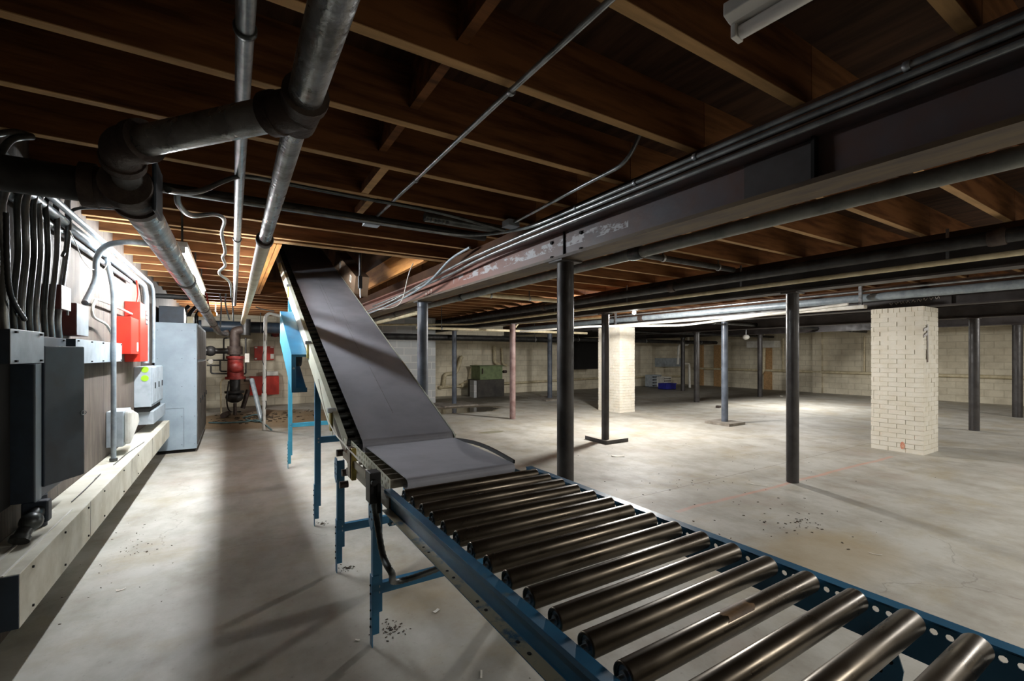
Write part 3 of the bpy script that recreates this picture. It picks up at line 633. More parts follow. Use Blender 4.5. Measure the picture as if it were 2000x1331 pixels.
# pipe right of girder 1
t = thing('drain_pipe', 'grey pipe running just below and right of the rusty girder', 'pipe', (2.36, 3, 2.0))
MB().tube([(2.36, -2.5, H(.70)), (2.36, 9.4, H(.70))], .038, 20).build('run', 'drain', t)
for y in (2.2, 5.0, 7.6): ring((2.36, y, H(.70)), (0, 1, 0), .047, .10).build('coupling', 'conduit_dark', t)
tag(MB().tube([(2.36, 9.5, H(.62)), (2.3, 6.2, H(.62))], .03, 14).build('drain_pipe', 'cream'), 'short cream pipe end under the rusty girder behind the blue column', 'pipe')
# beside girder 2
t = thing('black_pipe', 'thick black pipe with clamps running left of the second girder', 'pipe', (4.96, 5, 2.3))
MB().tube([(4.96, -2.5, H(.90)), (4.96, 12.6, H(.90))], .055, 18).build('run', 'blackpipe', t)
for y in (1.0, 4.0, 6.9, 9.9): ring((4.96, y, H(.90)), (0, 1, 0), .068, .10).build('coupling', 'iron', t)
t = thing('cream_pipe', 'long cream painted pipe running left of the second girder', 'pipe', (5.06, 5, 2.15))
MB().tube(bend([(5.06, -2.5, H(.775)), (5.06, 10.3, H(.775)), (2.9, 11.2, H(.74))], .4), .024, 14).build('run', 'cream', t)
for y in (1.3, 3.1, 4.9, 6.7): MB().box(5.055, 5.065, y, y+.02, H(.78), H(1.05)).build('hanger', 'conduit', t)
# beside girder 3
t = thing('insulated_pipe', 'pale grey pipe running left of the third girder, over the narrow pier', 'pipe', (8.2, 5, 2.25))
MB().tube([(8.2, -2.5, H(.87)), (8.2, 12.9, H(.87))], .06, 18).build('run', 'conduit_paint', t)
for y in (4.1, 7.5): ring((8.2, y, H(.87)), (0, 1, 0), .075, .14).build('coupling', 'iron', t)
tag(MB().tube([(8.12, -2.5, H(.965)), (8.12, 9.9, H(.965))], .015, 10).build('conduit_pipe', 'conduit'), 'thin bright conduit above the pale grey pipe left of the third girder', 'conduit')
t = thing('light_fixture', 'long unlit strip light hanging left of the third girder', 'light', (8.1, 4.6, 2.1), 'unlit strip lights')
MB().box(8.03, 8.13, 3.0, 8.4, H(.70), H(.755)).build('housing', 'whitepaint', t, bevel=.01)
for y in (3.05, 8.2): MB().box(8.06, 8.10, y, y+.04, H(.755), H(1.05)).build('hanger', 'galv', t)
# pipes between bay lines (parallel to joists, far)
for (x0, x1, y, z, r, m, lab) in [(1.2, 9.2, 12.0, .50, .085, 'blackpipe', 'thick black pipe crossing in front of the back wall'), (9.3, 18.3, 12.4, .55, .07, 'blackpipe', 'black pipe crossing the dark back corner'),
        (3.3, 8.0, 9.2, .58, .03, 'cream', 'cream pipe crossing behind the rusty column'), (3.2, 5.1, 6.2, .93, .035, 'cream', 'cream pipe stub crossing under the joists behind the blue column'),
        (2.5, 4.9, 3.1, .98, .03, 'blackpipe', 'dark pipe crossing under the joists right of the rusty girder'), (8.8, 18.3, 9.9, .72, .04, 'blackpipe', 'dark pipe crossing behind the large pier'),
        (-.7, 1.9, 13.2, .70, .14, 'darkbox', 'fat grey duct crossing at the left back wall'), (8.8, 18.3, 6.8, .80, .05, 'blackpipe', 'dark pipe crossing under the joists behind the large pier')]:
    t = thing('crossing_pipe', lab, 'pipe', ((x0+x1)/2, y, H(z))); MB().tube([(x0, y, H(z)), (x1, y, H(z))], r, 14).build('run', m, t)
    for f_ in (.12, .5, .88):
        xh = x0+(x1-x0)*f_
        if all(abs(xh-q) > .2 for q in GX): ring((xh, y, H(z)), (1, 0, 0), r+.008, .03).build('hanger_ring', 'galv', t); MB().box(xh-.008, xh+.008, y-.003, y+.003, H(z)+r, ZT).build('hanger_strap', 'conduit_dark', t)
mb = MB()
tag(mb.tube(bend([at(1007, 640, Y=9.1), at(1012, 632, Y=9.1), at(1180, 620, Y=6.4)], .05), .022, 10).build('cream_pipe', 'cream'), 'cream pipe leading from the rusty column to the narrow brick pier', 'pipe')
pipe('cream_pipe', bend([(5.7, 8.9, H(.55)), (6.6, 7.4, H(.62)), (8.0, 6.2, H(.62)), (8.0, 3.2, H(.78))], .2), .022, 'whitepaint', 'bright white pipe passing in front of the narrow brick pier top')
# unlit tube fixture near the camera
a = at(1434, 60, Z=2.34); d = (at(1609, -42, Z=2.34)-a).normalized(); 
t = thing('light_fixture', 'white unlit strip light with a bare tube, at the top edge of the photo', 'light', a, 'unlit strip lights')
e = a+d*1.22; n_ = Vector((0, 0, 1)).cross(d).normalized()
MB().prism([(0, 0)], 'x', 0, 0) if False else None
def strip(a, e, prof, mb):
    a, e = Vector(a), Vector(e); V = []
    for p in (a, e): V += [p+n_*x+Vector((0, 0, z)) for x, z in prof]
    k = len(prof); return mb.add(V, [tuple(range(k)), tuple(range(k, 2*k))[::-1]]+[(i, (i+1) % k, k+(i+1) % k, k+i) for i in range(k)])
strip(a, e, [(-.062, .05), (-.062, .014), (-.03, .004), (.03, .004), (.062, .014), (.062, .05)], MB()).build('housing', 'fixture', t, bevel=.003)
dz = Vector((0, 0, -.016)); MB().tube([a+d*.02+dz, e-d*.02+dz], .019, 18).build('lamp_tube', 'tube_off', t)
for q in (a+d*.008, e-d*.008): MB().obox(q+Vector((0, 0, -.012)), d*.008, n_*.022, (0, 0, .02)).build('lamp_holder', 'fixture', t, bevel=.003)
for q in (a+d*.06, e-d*.2): MB().obox(q+Vector((0, 0, .0775)), d*.04, n_*.035, (0, 0, .027)).build('bracket', 'fixture', t)
# lit tubes above the main
t = thing('light_fixture', 'lit fluorescent strip light above the large pipe at the left', 'light', (-.345, 5.8, 2.2), 'lit lamps')
MB().box(-.385, -.305, 4.36, 7.22, 2.245, 2.285).build('housing', 'fixture', t)
for y0, y1 in ((4.40, 5.78), (5.82, 7.2)):
    for xx in (-.345,): MB().tube([(xx, y0, 2.222), (xx, y1, 2.222)], .017, 12).build('lamp_tube', 'tube_on', t)
for y in (4.385, 5.8, 7.215): MB().box(-.37, -.32, y-.008, y+.008, 2.20, 2.245).build('lamp_holder', 'fixture', t)
for y in (4.42, 5.9, 7.0): MB().box(-.35, -.335, y, y+.004, 2.285, ZT).build('hanging_strap', 'conduit_dark', t)
# bare bulb
t = thing('bare_bulb', 'lit bare bulb hanging under the joists near the narrow brick pier', 'light', (6.4, 6.03, 2.2), 'lit lamps')
MB().tube([(6.4, 6.03, 2.25), (6.4, 6.03, ZT)], .012, 10).tube([(6.4, 6.03, 2.225), (6.4, 6.03, 2.27)], .025, 14).build('socket', 'whitepaint', t)
MB().sphere((6.4, 6.03, 2.195), .034).build('bulb', 'bulb_on', t)
for i_, (x, y, sx, sy, W_) in enumerate(UNSEEN_STRIPS):  # housings for the unseen strips, two of them added fill
    t = thing('light_fixture', ['added fill strip light out of frame at the right', 'added fill strip light behind the camera', 'lit strip light hidden above the large pier', 'added fill strip light above the conveyor line'][i_], 'light', (x, y, 2.4), 'lit lamps')
    MB().box(x-sx/2, x+sx/2, y-.06, y+.06, 2.40, 2.448).build('housing', 'fixture', t)
for (x, y, lab) in [(12.6, -.6, 'lit bare bulb outside the right edge of the photo'), (-.30, 11.0, 'lit bare bulb behind the tall grey cabinet')]:
    t = thing('bare_bulb', lab, 'light', (x, y, 2.2), 'lit lamps')
    MB().tube([(x, y, 2.27), (x, y, ZT)], .012, 10).build('socket', 'whitepaint', t)
    MB().sphere((x, y, 2.235), .03).build('bulb', 'bulb_on', t)

# ================================================================== ROLLER CONVEYOR
XL, XR = .608, 1.33; RT = .80; PIT = .107; YA = 2.02; YB = -.55
t = thing('roller_conveyor', 'blue framed gravity roller conveyor with dark steel rollers in the foreground', 'conveyor', ((XL+XR)/2, .8, 0))
def channel(x, s, y0, y1, zt, h, fl_, mat, nm, lab=None):
    """C channel along y: web at x, flanges towards s"""
    mb = MB(); tt = .004
    mb.box(min(x, x+s*tt), max(x, x+s*tt), y0, y1, zt-h, zt)
    mb.box(min(x, x+s*fl_*.8), max(x, x+s*fl_*.8), y0, y1, zt-tt, zt+.0005)
    mb.box(min(x, x+s*fl_), max(x, x+s*fl_), y0, y1, zt-h-.0005, zt-h+tt)
    return mb
mb = channel(XL, -1, YB, YA, RT, .095, .042, None, None); mb.box(XL-.034, XL-.030, YB, YA, RT-.014, RT); lr = mb.build('left_rail', 'blue', t, bevel=.001)
MB().box(XL-.043, XL-.008, YB, YA, RT-.0905, RT-.0895).build('flange_face', 'blueworn', lr)
mb = MB()
for k in range(8):
    y = 1.55-.21*k
    for d_ in (0, .05): mb.tube([(XL-.026, y-d_, RT-.0893), (XL-.026, y-d_, RT-.0885)], .005, 10)
mb.build('bolt_holes', 'dark', lr)
NR = 24
# right rail: perforated web with hex holes, flanges outward
mb = MB(); YP = 1.90-.035-PIT/8-PIT/4*89; mb.perf((XR, YP, RT-.034), (0, 1, 0), (0, 0, 1), PIT/4, .034, int((YA-YP)/(PIT/4)), .0075)
rr = mb.build('right_rail', 'blue', t, solid=.003)
MB().box(XR-.0015, XR+.0015, YB, YA, RT-.095, RT-.034).box(XR, XR+.036, YB, YA, RT, RT+.004).box(XR+.032, XR+.036, YB, YA, RT-.014, RT).box(XR, XR+.04, YB, YA, RT-.097, RT-.093).build('rail_flanges', 'blue', rr)
for k in range(NR):
    y = 1.90-PIT*k; zc = RT-.006
    mb = MB(); n = 22; V = []; x0, x1 = XL+.017, XR-.017
    prof = [(x0+.004, .019), (x0, .022), (x0, .0265), (x0+.003, .0275), (x1-.003, .0275), (x1, .0265), (x1, .022), (x1-.004, .019)]
    for x, r in prof: V += [(x, y+r*math.cos(2*math.pi*i/n), zc+r*math.sin(2*math.pi*i/n)) for i in range(n)]
    mb.add(V, [(a*n+i, a*n+(i+1) % n, (a+1)*n+(i+1) % n, (a+1)*n+i) for a in range(len(prof)-1) for i in range(n)], True)
    ro = mb.build('roller', 'roller', t)
    for xe, s, xw in ((x0, 1, XL+.004), (x1, -1, XR-.002)):
        MB().tube([(xe+s*.006, y, zc), (xe+s*.0065, y, zc)], .0195, 16).tube([(xe-s*.001, y, zc), (xe+s*.008, y, zc)], .011, 12).tube([(xw, y, zc), (xe+s*.007, y, zc)], .0055, 6).build('bearing', 'galv', ro)
    if k == 12:
        mb = MB(); V = []
        for x in (.93, 1.03): V += [(x+.008*math.sin(i*1.7), y+.0281*math.cos(.2+i*.22), zc+.0281*math.sin(.2+i*.22)) for i in range(11)]
        mb.add(V, [(i, i+1, 12+i, 11+i) for i in range(10)], True); mb.build('tape', 'tape', ro)
def leg(parent, x, y, ztop, mat='blue', foot_off=-.008, s=1, w=.045, dpt=.03):
    """channel leg with a slotted adjustable foot bracket"""
    tt = .004; mb = MB(); z0 = .16
    mb.box(x-s*w/2 if s > 0 else x-w/2, x+w/2, y-tt, y, z0, ztop); mb.box(x-w/2, x-w/2+tt, y, y+dpt, z0, ztop); mb.box(x+w/2-tt, x+w/2, y, y+dpt, z0, ztop)
    lo = mb.build('leg', mat, parent)
    mb = MB(); xf = x-w/2-.001
    mb.box(xf-tt, xf, y-.008, y+dpt+.004, .001, .34).box(xf, xf+.030, y-.0085, y-.0045, .06, .34)
    fo = mb.build('foot_bracket', mat, lo)
    mb = MB()
    for z in (.09, .13, .17, .21, .25, .29): mb.tube([(xf-tt-.001, y+dpt*.5+.004*math.sin(z*90), z), (xf-tt-.0002, y+dpt*.5, z)], .006, 8)
    mb.build('slot', 'dark', fo); return lo
def cross(parent, y, z, x0, x1, mat='blue', hh=.05):
    MB().box(x0, x1, y-.012, y-.008, z-hh/2, z+hh/2).box(x0, x1, y-.008, y+.02, z+hh/2-.004, z+hh/2).box(x0, x1, y-.008, y+.02, z-hh/2, z-hh/2+.004).build('crossbar', mat, parent)
    mb = MB()
    for xx in (x0+.015, x1-.015):
        for dz in (-.014, .014): mb.tube([(xx, y-.012, z+dz), (xx, y-.019, z+dz)], .007, 6)
    mb.build('bolt', 'galv', parent)
def support(parent, y, ztop, zc, x0=XL-.015, x1=XR+.015, mat='blue', gusset=True):
    for x, s in ((x0, 1), (x1, 1)):
        l = leg(parent, x, y, ztop, mat)
        if gusset:
            pts = [(y-.035, ztop-.11), (y-.045, ztop-.03), (y-.03, ztop+.02), (y+.03, ztop+.02), (y+.045, ztop-.03), (y+.04, ztop-.11), (y, ztop-.14)]
            g = MB().prism(pts, 'x', x-.032, x-.028).build('gusset', mat, l)
            mb = MB()
            for a_, b_ in ((-.02, -.02), (.02, -.02), (0, -.05), (-.02, -.08), (.02, -.08)): mb.tube([(x-.0335, y+a_, ztop+b_), (x-.032, y+a_, ztop+b_)], .006, 8)
            mb.build('bolt_hole', 'dark', g)
    cross(parent, y+.012, zc, x0-.01, x1+.01, mat)
support(t, .46, .70, .27)

# ================================================================== BELT CONVEYOR
YK, ZK, SL = 2.87, .835, .4307; ang = math.atan(SL); UX = Vector((0, math.cos(ang), math.sin(ang))); NX = Vector((0, -math.sin(ang), math.cos(ang)))
B0 = Vector((0, YK, ZK+.014)); LI = 6.3/math.cos(ang)*1.0
BX0, BX1 = .69, 1.30
bt = thing('belt_conveyor', 'steep belt conveyor climbing through an opening in the ceiling, with a dark grey belt', 'conveyor', ((BX0+BX1)/2, 4.5, 0))
def inc(x, s, n): return Vector((x, B0.y, B0.z))+UX*s+NX*n
def ibox(mb, x0, x1, s0, s1, n0, n1): return mb.obox(inc((x0+x1)/2, (s0+s1)/2, (n0+n1)/2), ((x1-x0)/2, 0, 0), UX*(s1-s0)/2, NX*(n1-n0)/2)
# incline belt loop
def loop(pts, x0, x1, th):
    pts = [Vector(p) for p in pts]; n = len(pts); V = []
    for i, p in enumerate(pts):
        a, b = pts[i-1], pts[(i+1) % n]; d = (b-a).normalized(); nn = Vector((0, -d.z, d.y))
        for x, o in ((x0, 0), (x1, 0), (x1, -th), (x0, -th)): V.append((x, p.y+nn.y*o, p.z+nn.z*o))
    return MB().add(V, [(i*4+k, i*4+(k+1) % 4, ((i+1) % n)*4+(k+1) % 4, ((i+1) % n)*4+k) for i in range(n) for k in range(4)], False)
r_ = .045; up = [inc(0, .05, 0), inc(0, 1.5, 0), inc(0, 3.0, .0), inc(0, LI, 0)]
c2 = inc(0, LI, -r_); c1 = inc(0, .05, -r_)
arc2 = [c2+UX*math.sin(a)*r_+NX*math.cos(a)*r_ for a in [math.pi*k/8 for k in range(1, 9)]]
arc1 = [c1-UX*math.sin(a)*r_-NX*math.cos(a)*r_ for a in [math.pi*k/8 for k in range(0, 8)]]
ib = loop(up+arc2+arc1[:], BX0, BX1, .006).build('incline_belt', 'rubber', bt)
# worn scratches in the belt are thin grooves with lighter edges
mb = MB()
for (x, s0, s1, w_) in [(.98, .35, 1.15, .0015), (.985, 1.35, 2.2, .0015), (.965, 2.6, 4.1, .0012), (.92, 2.2, 3.6, .0012), (1.02, 1.9, 2.6, .001)]:
    mb.obox(inc(x, (s0+s1)/2, .0003), (w_, 0, 0), UX*(s1-s0)/2+Vector((.012*(s1-s0), 0, 0)), NX*.0003)
mb.build('scratch', 'beamline', ib) if 'beamline' in M else None
ms = mb
# flat feed belt
FZ = .818; y0f, y1f = 2.09, 2.855
rf = .028; cf = Vector((0, y0f, FZ-rf)); cg = Vector((0, y1f-.01, ZK-rf+.0))
pts = [(0, y0f, FZ), (0, (y0f+y1f)/2, (FZ+ZK)/2), (0, y1f-.01, ZK)]+[cg+Vector((0, math.sin(a)*rf, math.cos(a)*rf)) for a in [math.pi*k/8 for k in range(1, 9)]]+[cf+Vector((0, -math.sin(a)*rf, -math.cos(a)*rf)) for a in [math.pi*k/8 for k in range(0, 8)]]
loop(pts, BX0+.008, BX1-.01, .005).build('feed_belt', 'rubber', bt)
# lifted edge strip at the right of the feed belt
mb = MB(); V = []; n = 9
for i in range(n):
    f_ = i/(n-1); y = 2.86-.78*f_; x = BX1-.012; z = ZK-.003+.028*math.sin(f_*math.pi); V += [(x, y, z-.02), (x+.012, y, z-.018), (x+.012, y, z), (x, y, z)]
mb.add(V, [(i*4+k, i*4+(k+1) % 4, (i+1)*4+(k+1) % 4, (i+1)*4+k) for i in range(n-1) for k in range(4)]+[(0, 1, 2, 3)]); mb.build('edge_guide', 'black', bt)
# frames: profile following the belt at left and right
def frame_side(x, sgn):
    mb = MB(); w_ = .012
    for (p, q) in (((2.0, .705), (2.72, .72)),): mb.box(min(x, x+sgn*w_), max(x, x+sgn*w_), 2.02, 2.78, .70, .775)
    ibox(mb, min(x, x+sgn*w_), max(x, x+sgn*w_), -.02, LI, -.115, -.035)
    return mb
fs = frame_side(XL-.012, 1).build('side_frame', 'rustmetal', bt, bevel=.002)
frame_side(BX1+.014, 1).build('side_frame', 'blue', bt, bevel=.002)
mb = MB(); ibox(mb, BX1+.006, BX1+.012, .0, LI, -.05, .003); mb.build('side_guide', 'guard', bt)
# perforated pale guard on the left: sloping part and flat part
mb = MB(); nc = 26; c_ = .075
mb.perf(inc(XL-.016, .02, -.045), UX, NX, .055, .09, int(LI/.055), .013, (.3, .7))
gd = mb.build('guard_strip', 'guard', bt, solid=.003)
mb = MB(); ibox(mb, XL-.046, XL-.018, .02, LI, .041, .045); ibox(mb, XL-.047, XL-.044, .30, LI, -.115, .045); mb.build('guard_cover', 'guard', gd, label='pale smooth cover of the guard')
mb = MB(); u_ = (Vector((0, 2.90, .865))-Vector((0, 2.06, .812))); uu = u_.normalized(); vv = Vector((0, -uu.z, uu.y))
mb.perf(Vector((XL+.004, 2.06, .765)), uu, vv, .05, .066, int(u_.length/.05), .011, (.3, .7)); mb.build('guard_strip', 'guard', bt, solid=.003)
# carrying rollers under the belt, seen at the left margin
for k in range(int(LI/.107)):
    c = inc(0, .10+.107*k, -.040)
    MB().tube([(XL+.004, c.y, c.z), (BX1+.004, c.y, c.z)], .024, 12).build('carrying_roller', 'conduit_dark', bt) if k < 56 else None
for k in range(7):
    y = 2.17+.103*k; MB().tube([(XL+.012, y, .775+.02*(y-2.1)), (XR-.01, y, .775+.02*(y-2.1))], .022, 12).build('carrying_roller', 'slat', bt)
# return pan (thin sheet under the rollers)
mb = MB(); ibox(mb, XL, XR, .1, LI, -.125, -.118); mb.build('bottom_pan', 'dark', bt)
# supports
support(bt, 2.20, .70, .27); cross(bt, 2.10, .63, XL+.01, XR-.01)
support(bt, 3.07, .72, .28)
support(bt, 4.0, 1.20, .70, mat='blue', gusset=False)
support(bt, 6.2, 2.08, .53, x0=XL-.005, mat='cyan', gusset=False)
# drive guard box
t2 = thing('motor_guard', 'bright blue sheet metal drive guard box on the left flank of the belt conveyor', 'machine guard', (.5, 4.9, 1.08))
gx0, gx1 = .43, .555; L0, L1 = 1.55/math.cos(ang)-.0, 2.66/math.cos(ang)
def gp(y, z): return (y, z)
ya, yb = 4.33, 5.44; za, zb2 = 1.075, 1.54; hh = .33
mb = MB().prism([(ya, za), (yb, zb2), (yb, zb2+hh), (ya, za+hh)], 'x', gx0, gx0+.004); mb.build('side_panel', 'cyan', t2)  # lamp-lit side painted a brighter blue than the unlit front frame
mb = MB()
mb.box(gx0+.004, gx0+.035, ya, ya+.004, za, za+hh).box(gx0+.035, gx1, ya, ya+.004, za, za+.04).box(gx0+.035, gx1, ya, ya+.004, za+hh-.02, za+hh)
mb.prism([(ya, za), (yb, zb2), (yb, zb2+.004), (ya, za+.004)], 'x', gx0+.004, gx1); mb.prism([(ya, za+hh-.004), (yb, zb2+hh-.004), (yb, zb2+hh), (ya, za+hh)], 'x', gx0+.004, gx1)
mb.build('front_frame', 'blue', t2)
MB().box(gx0+.006, gx1-.02, ya+.25, ya+.255, za+.12, za+.42).build('inner_shadow_plate', 'dark', t2) if False else None
MB().tube([(gx0+.018, ya-.004, za+.21), (gx0+.018, ya, za+.21)], .009, 10).build('knob', 'galv', t2)
mb = MB(); mb.tube([(gx0+.03, ya+.35, za+.33), (gx1-.01, ya+.35, za+.33)], .11, 20); mb.build('pulley', 'black', t2)
# small sensor brackets clamped on the frame
for s_, lab in ((.35, 'lowest'), (1.55, 'second'), (3.35, 'third'), (4.55, 'topmost')):
    c = inc(XL-.055, s_, .0); t3 = thing('sensor_bracket', 'small zinc bracket clamped on the left guard of the belt conveyor, %s one' % lab, 'bracket', c, 'brackets on the conveyor guard')
    MB().box(c.x-.006, c.x+.006, c.y-.025, c.y+.025, c.z-.09, c.z+.03).build('plate', 'yellow', t3, bevel=.002)
    MB().box(c.x-.02, c.x+.03, c.y-.02, c.y+.03, c.z+.03, c.z+.06).build('clip', 'galv', t3, bevel=.002)
# junction: bearing blocks, limit switch box, flexible conduit
c = at(728, 945, X=XL-.06)
t3 = thing('switch_box', 'small black control switch box where the rollers meet the feed belt', 'switch', c)
MB().box(c.x-.025, c.x+.025, c.y-.05, c.y+.03, c.z-.08, c.z+.06).build('box_body', 'black', t3, bevel=.004)
MB().tube([(c.x-.01, c.y-.052, c.z+.02), (c.x-.01, c.y-.07, c.z+.02)], .014, 12).build('button', 'black', t3)
MB().box(c.x+.004, c.x+.02, c.y-.065, c.y-.052, c.z-.12, c.z+.01).build('side_cover', 'dark', t3)
p = [c+Vector((0, -.02, -.075)), at(735, 1010, X=.56, ), at(748, 1085, X=.565), at(765, 1120, X=.58), Vector((.66, 2.14, .315)), Vector((.80, 2.15, .31)), Vector((.98, 2.15, .33))]
pp = smooth(p, 14); rs = [.0135+(.002 if i % 2 else 0) for i in range(len(pp))]
tag(MB().tube(pp, .014, 10, rs=rs).build('flexible_conduit', 'conduit_dark'), 'dusty ribbed flexible conduit hanging from the black switch box to the leg crossbar', 'conduit')
mb = MB()
for (y, z) in ((2.72, .73), (2.86, .69), (2.93, .60), (3.02, .78)): MB().tube([(XL-.05, y, z), (XL-.0, y, z)], .022, 12).build('roller_end', 'iron', bt)
mb = MB().box(XL-.06, XL-.052, 2.25, 2.78, .80, .835).box(XL-.075, XL-.05, 2.52, 2.58, .74, .90); mb.build('switch_bar', 'rustmetal', bt)
MB().box(XL-.07, XL-.045, 2.50, 2.545, .73, .90).build('switch_block', 'yellow', bt, bevel=.003)
tag(MB().tube(smooth([(XL-.07, 3.6, 1.22), (XL-.075, 3.3, 1.03), (XL-.075, 3.0, .93), (XL-.075, 2.7, .90), (XL-.07, 2.3, .87)]), .004, 8).build('wire', 'paper'), 'thin pale wire running along the left guard near the kink of the conveyor', 'wire')
# cardboard carton at the upper end, resting on the belt edge
t3 = thing('cardboard_box', 'brown cardboard box with printed square symbols beside the top of the belt', 'box', (1.52, 6.4, 2.3))
mb = MB(); cc = inc(1.40, 4.1, .095); mb.obox(cc, (.085, 0, 0), UX*.72, NX*.13); mb.build('carton', 'cardboard', t3)
def decal(s, n0, w_, h_, m, nm, rot=0):
    c = Vector((1.389, 0, 0)); c = inc(1.3143, s, n0); a, b = (UX*w_, NX*h_)
    if rot: a, b = (UX+NX)*w_*.7, (NX-UX)*h_*.7
    MB().obox(c, (.0008, 0, 0), a, b).build(nm, m, t3)
decal(4.39, .12, .055, .055, 'paper', 'label', 1); decal(4.39, .12, .04, .04, 'black', 'printed_symbol', 1)
decal(3.66, .12, .05, .045, 'paper', 'label'); mb = MB()
for q in (-.02, .02): mb.obox(inc(1.3125, 3.66+q, .12), (.0008, 0, 0), UX*.006, NX*.03)
mb.build('printed_symbol', 'black', t3)
t3 = thing('hanging_control', 'dark hanging electrical connector with cable beside the belt opening', 'electrical box', (1.62, 5.0, 2.1))
q = at(703, 552, Y=5.1); MB().box(q.x-.02, q.x+.02, 5.07, 5.11, q.z-.07, q.z+.07).build('connector', 'black', t3, bevel=.004)
MB().tube([(q.x, 5.09, q.z+.07), (q.x, 5.09, 2.7)], .014, 8).build('cable', 'black', t3); MB().tube([(q.x+.004, 5.09, q.z-.17), (q.x, 5.09, q.z-.07)], .006, 8).build('rod', 'galv', t3)
# ================================================================== LEFT WALL EQUIPMENT
# raceway trough along the wall
t = thing('wall_raceway', 'long dusty metal raceway trough running along the foot of the left wall', 'cable trough', (-.85, 5.3, .27))
FX = -.75
MB().box(WX+.002, FX, 2.66, 7.85, .27, .495).build('trough', 'racewaytop', t, bevel=.003)
MB().box(WX+.002, FX-.002, 2.654, 2.66, .272, .493).build('end_cap', 'darkbox', t)
mb = MB()
for y in (2.8, 3.25, 3.7, 4.1, 4.75, 5.4): 
    for z in (.30, .47): screw(mb, (FX, y, z), (1, 0, 0), .006)
mb.build('screw', 'dark', t)
mb = MB()
for y in (3.75, 5.1, 6.3, 7.1): mb.box(FX, FX+.001, y, y+.004, .272, .495)
mb.build('seam', 'conduit_dark', t)
mb = MB(); mb.box(FX-.055, FX-.047, 2.66, 3.6, .495, .499).box(FX-.13, FX-.122, 2.66, 3.6, .495, .499); mb.build('lid_edge', 'whitepaint', t)
# small gutters
def gutter(x1, y0, y1, z0, z1, lab, ns=4, mat='greybox'):
    t = thing('wiring_gutter', lab, 'wiring trough', ((WX+x1)/2, (y0+y1)/2, z0), 'wiring gutters on the left wall')
    MB().box(WX+.002, x1-.003, y0+.001, y1-.001, z0+.001, z1-.001).build('gutter_body', 'darkbox', t)  # darker than the cover: shade on the gutter ends put into the colour
    MB().box(x1-.003, x1, y0, y1, z0, z1).build('front_cover', mat, t, bevel=.001)
    mb = MB()
    for i in range(ns):
        y = y0+.05+(y1-y0-.1)*i/(ns-1)
        for z in (z0+.012, z1-.012): mb.box(x1, x1+.008, y-.008, y+.008, z-.005, z+.004)
    mb.build('cover_clip', 'dark', t)
gutter(-.80, 2.74, 3.14, 1.362, 1.512, 'grey wiring gutter nearest the camera, above the dark cabinet', 2)
gutter(-.872, 3.145, 3.80, 1.372, 1.50, 'dim blue grey gutter section between the two pale gutters, behind the cabinet door', 2, 'darkbox')
gutter(-.884, 4.06, 5.52, 1.342, 1.508, 'long pale wiring gutter right of the open dark door', 5)
# dark cabinet with open door
t = thing('electrical_cabinet', 'dark slate electrical cabinet at the left edge with its door hanging open', 'cabinet', (-.9, 3.35, .66))
MB().box(WX+.002, -.848, 3.19, 3.95, .66, 1.355).build('cabinet_body', 'darkbox', t, bevel=.004)
MB().box(-.848, -.843, 3.19, 3.27, .66, 1.355).build('lit_front_strip', 'greycab', t)  # paler grey puts the lamp's light on the cabinet front into its colour
a, b = Vector((-.840, 3.275, 0)), Vector((-.735, 3.515, 0)); d = (b-a)
dn = Vector((d.y, -d.x, 0)).normalized()
mb = MB(); mb.obox((a+b)/2+Vector((0, 0, (.715+1.448)/2)), d/2, dn*.009, (0, 0, (1.448-.715)/2)); dr = mb.build('door', 'darkbox', t, bevel=.006)
q = b+Vector((0, 0, 1.07))+dn*.004; mb = MB(); mb.tube([q+d.normalized()*(-.012+.02*math.sin(k*.524))+Vector((0, 0, .012*math.cos(k*.524)))+dn*.008 for k in range(13)], .0018, 6); mb.build('pull_ring', 'galv', dr)
MB().box(-.90, -.80, 3.2, 3.26, .55, .66).tube([(-.87, 3.35, .497), (-.87, 3.35, .66)], .03, 14).build('lower_hub', 'darkbox', t, bevel=.008)
mb = MB(); mb.sphere((-.84, 3.12, .585), .05, sc=(.9, 1, .9)); mb.tube([(-.86, 3.05, .53), (-.84, 3.16, .60), (-.84, 3.25, .62)], .03, 14); mb.tube([(-.86, 3.04, .52), (-.858, 3.055, .535)], .038, 14)
tag(mb.build('conduit_elbow', 'conduit_dark'), 'dark cast conduit elbow below the dark cabinet', 'pipe fitting')
# second dark cabinet body behind the near one (left edge)
tag(MB().box(WX+.002, -.93, 2.45, 3.18, .66, 1.36).build('back_panel', 'dark'), 'black backing panel at the far left edge under the near gutter', 'panel')
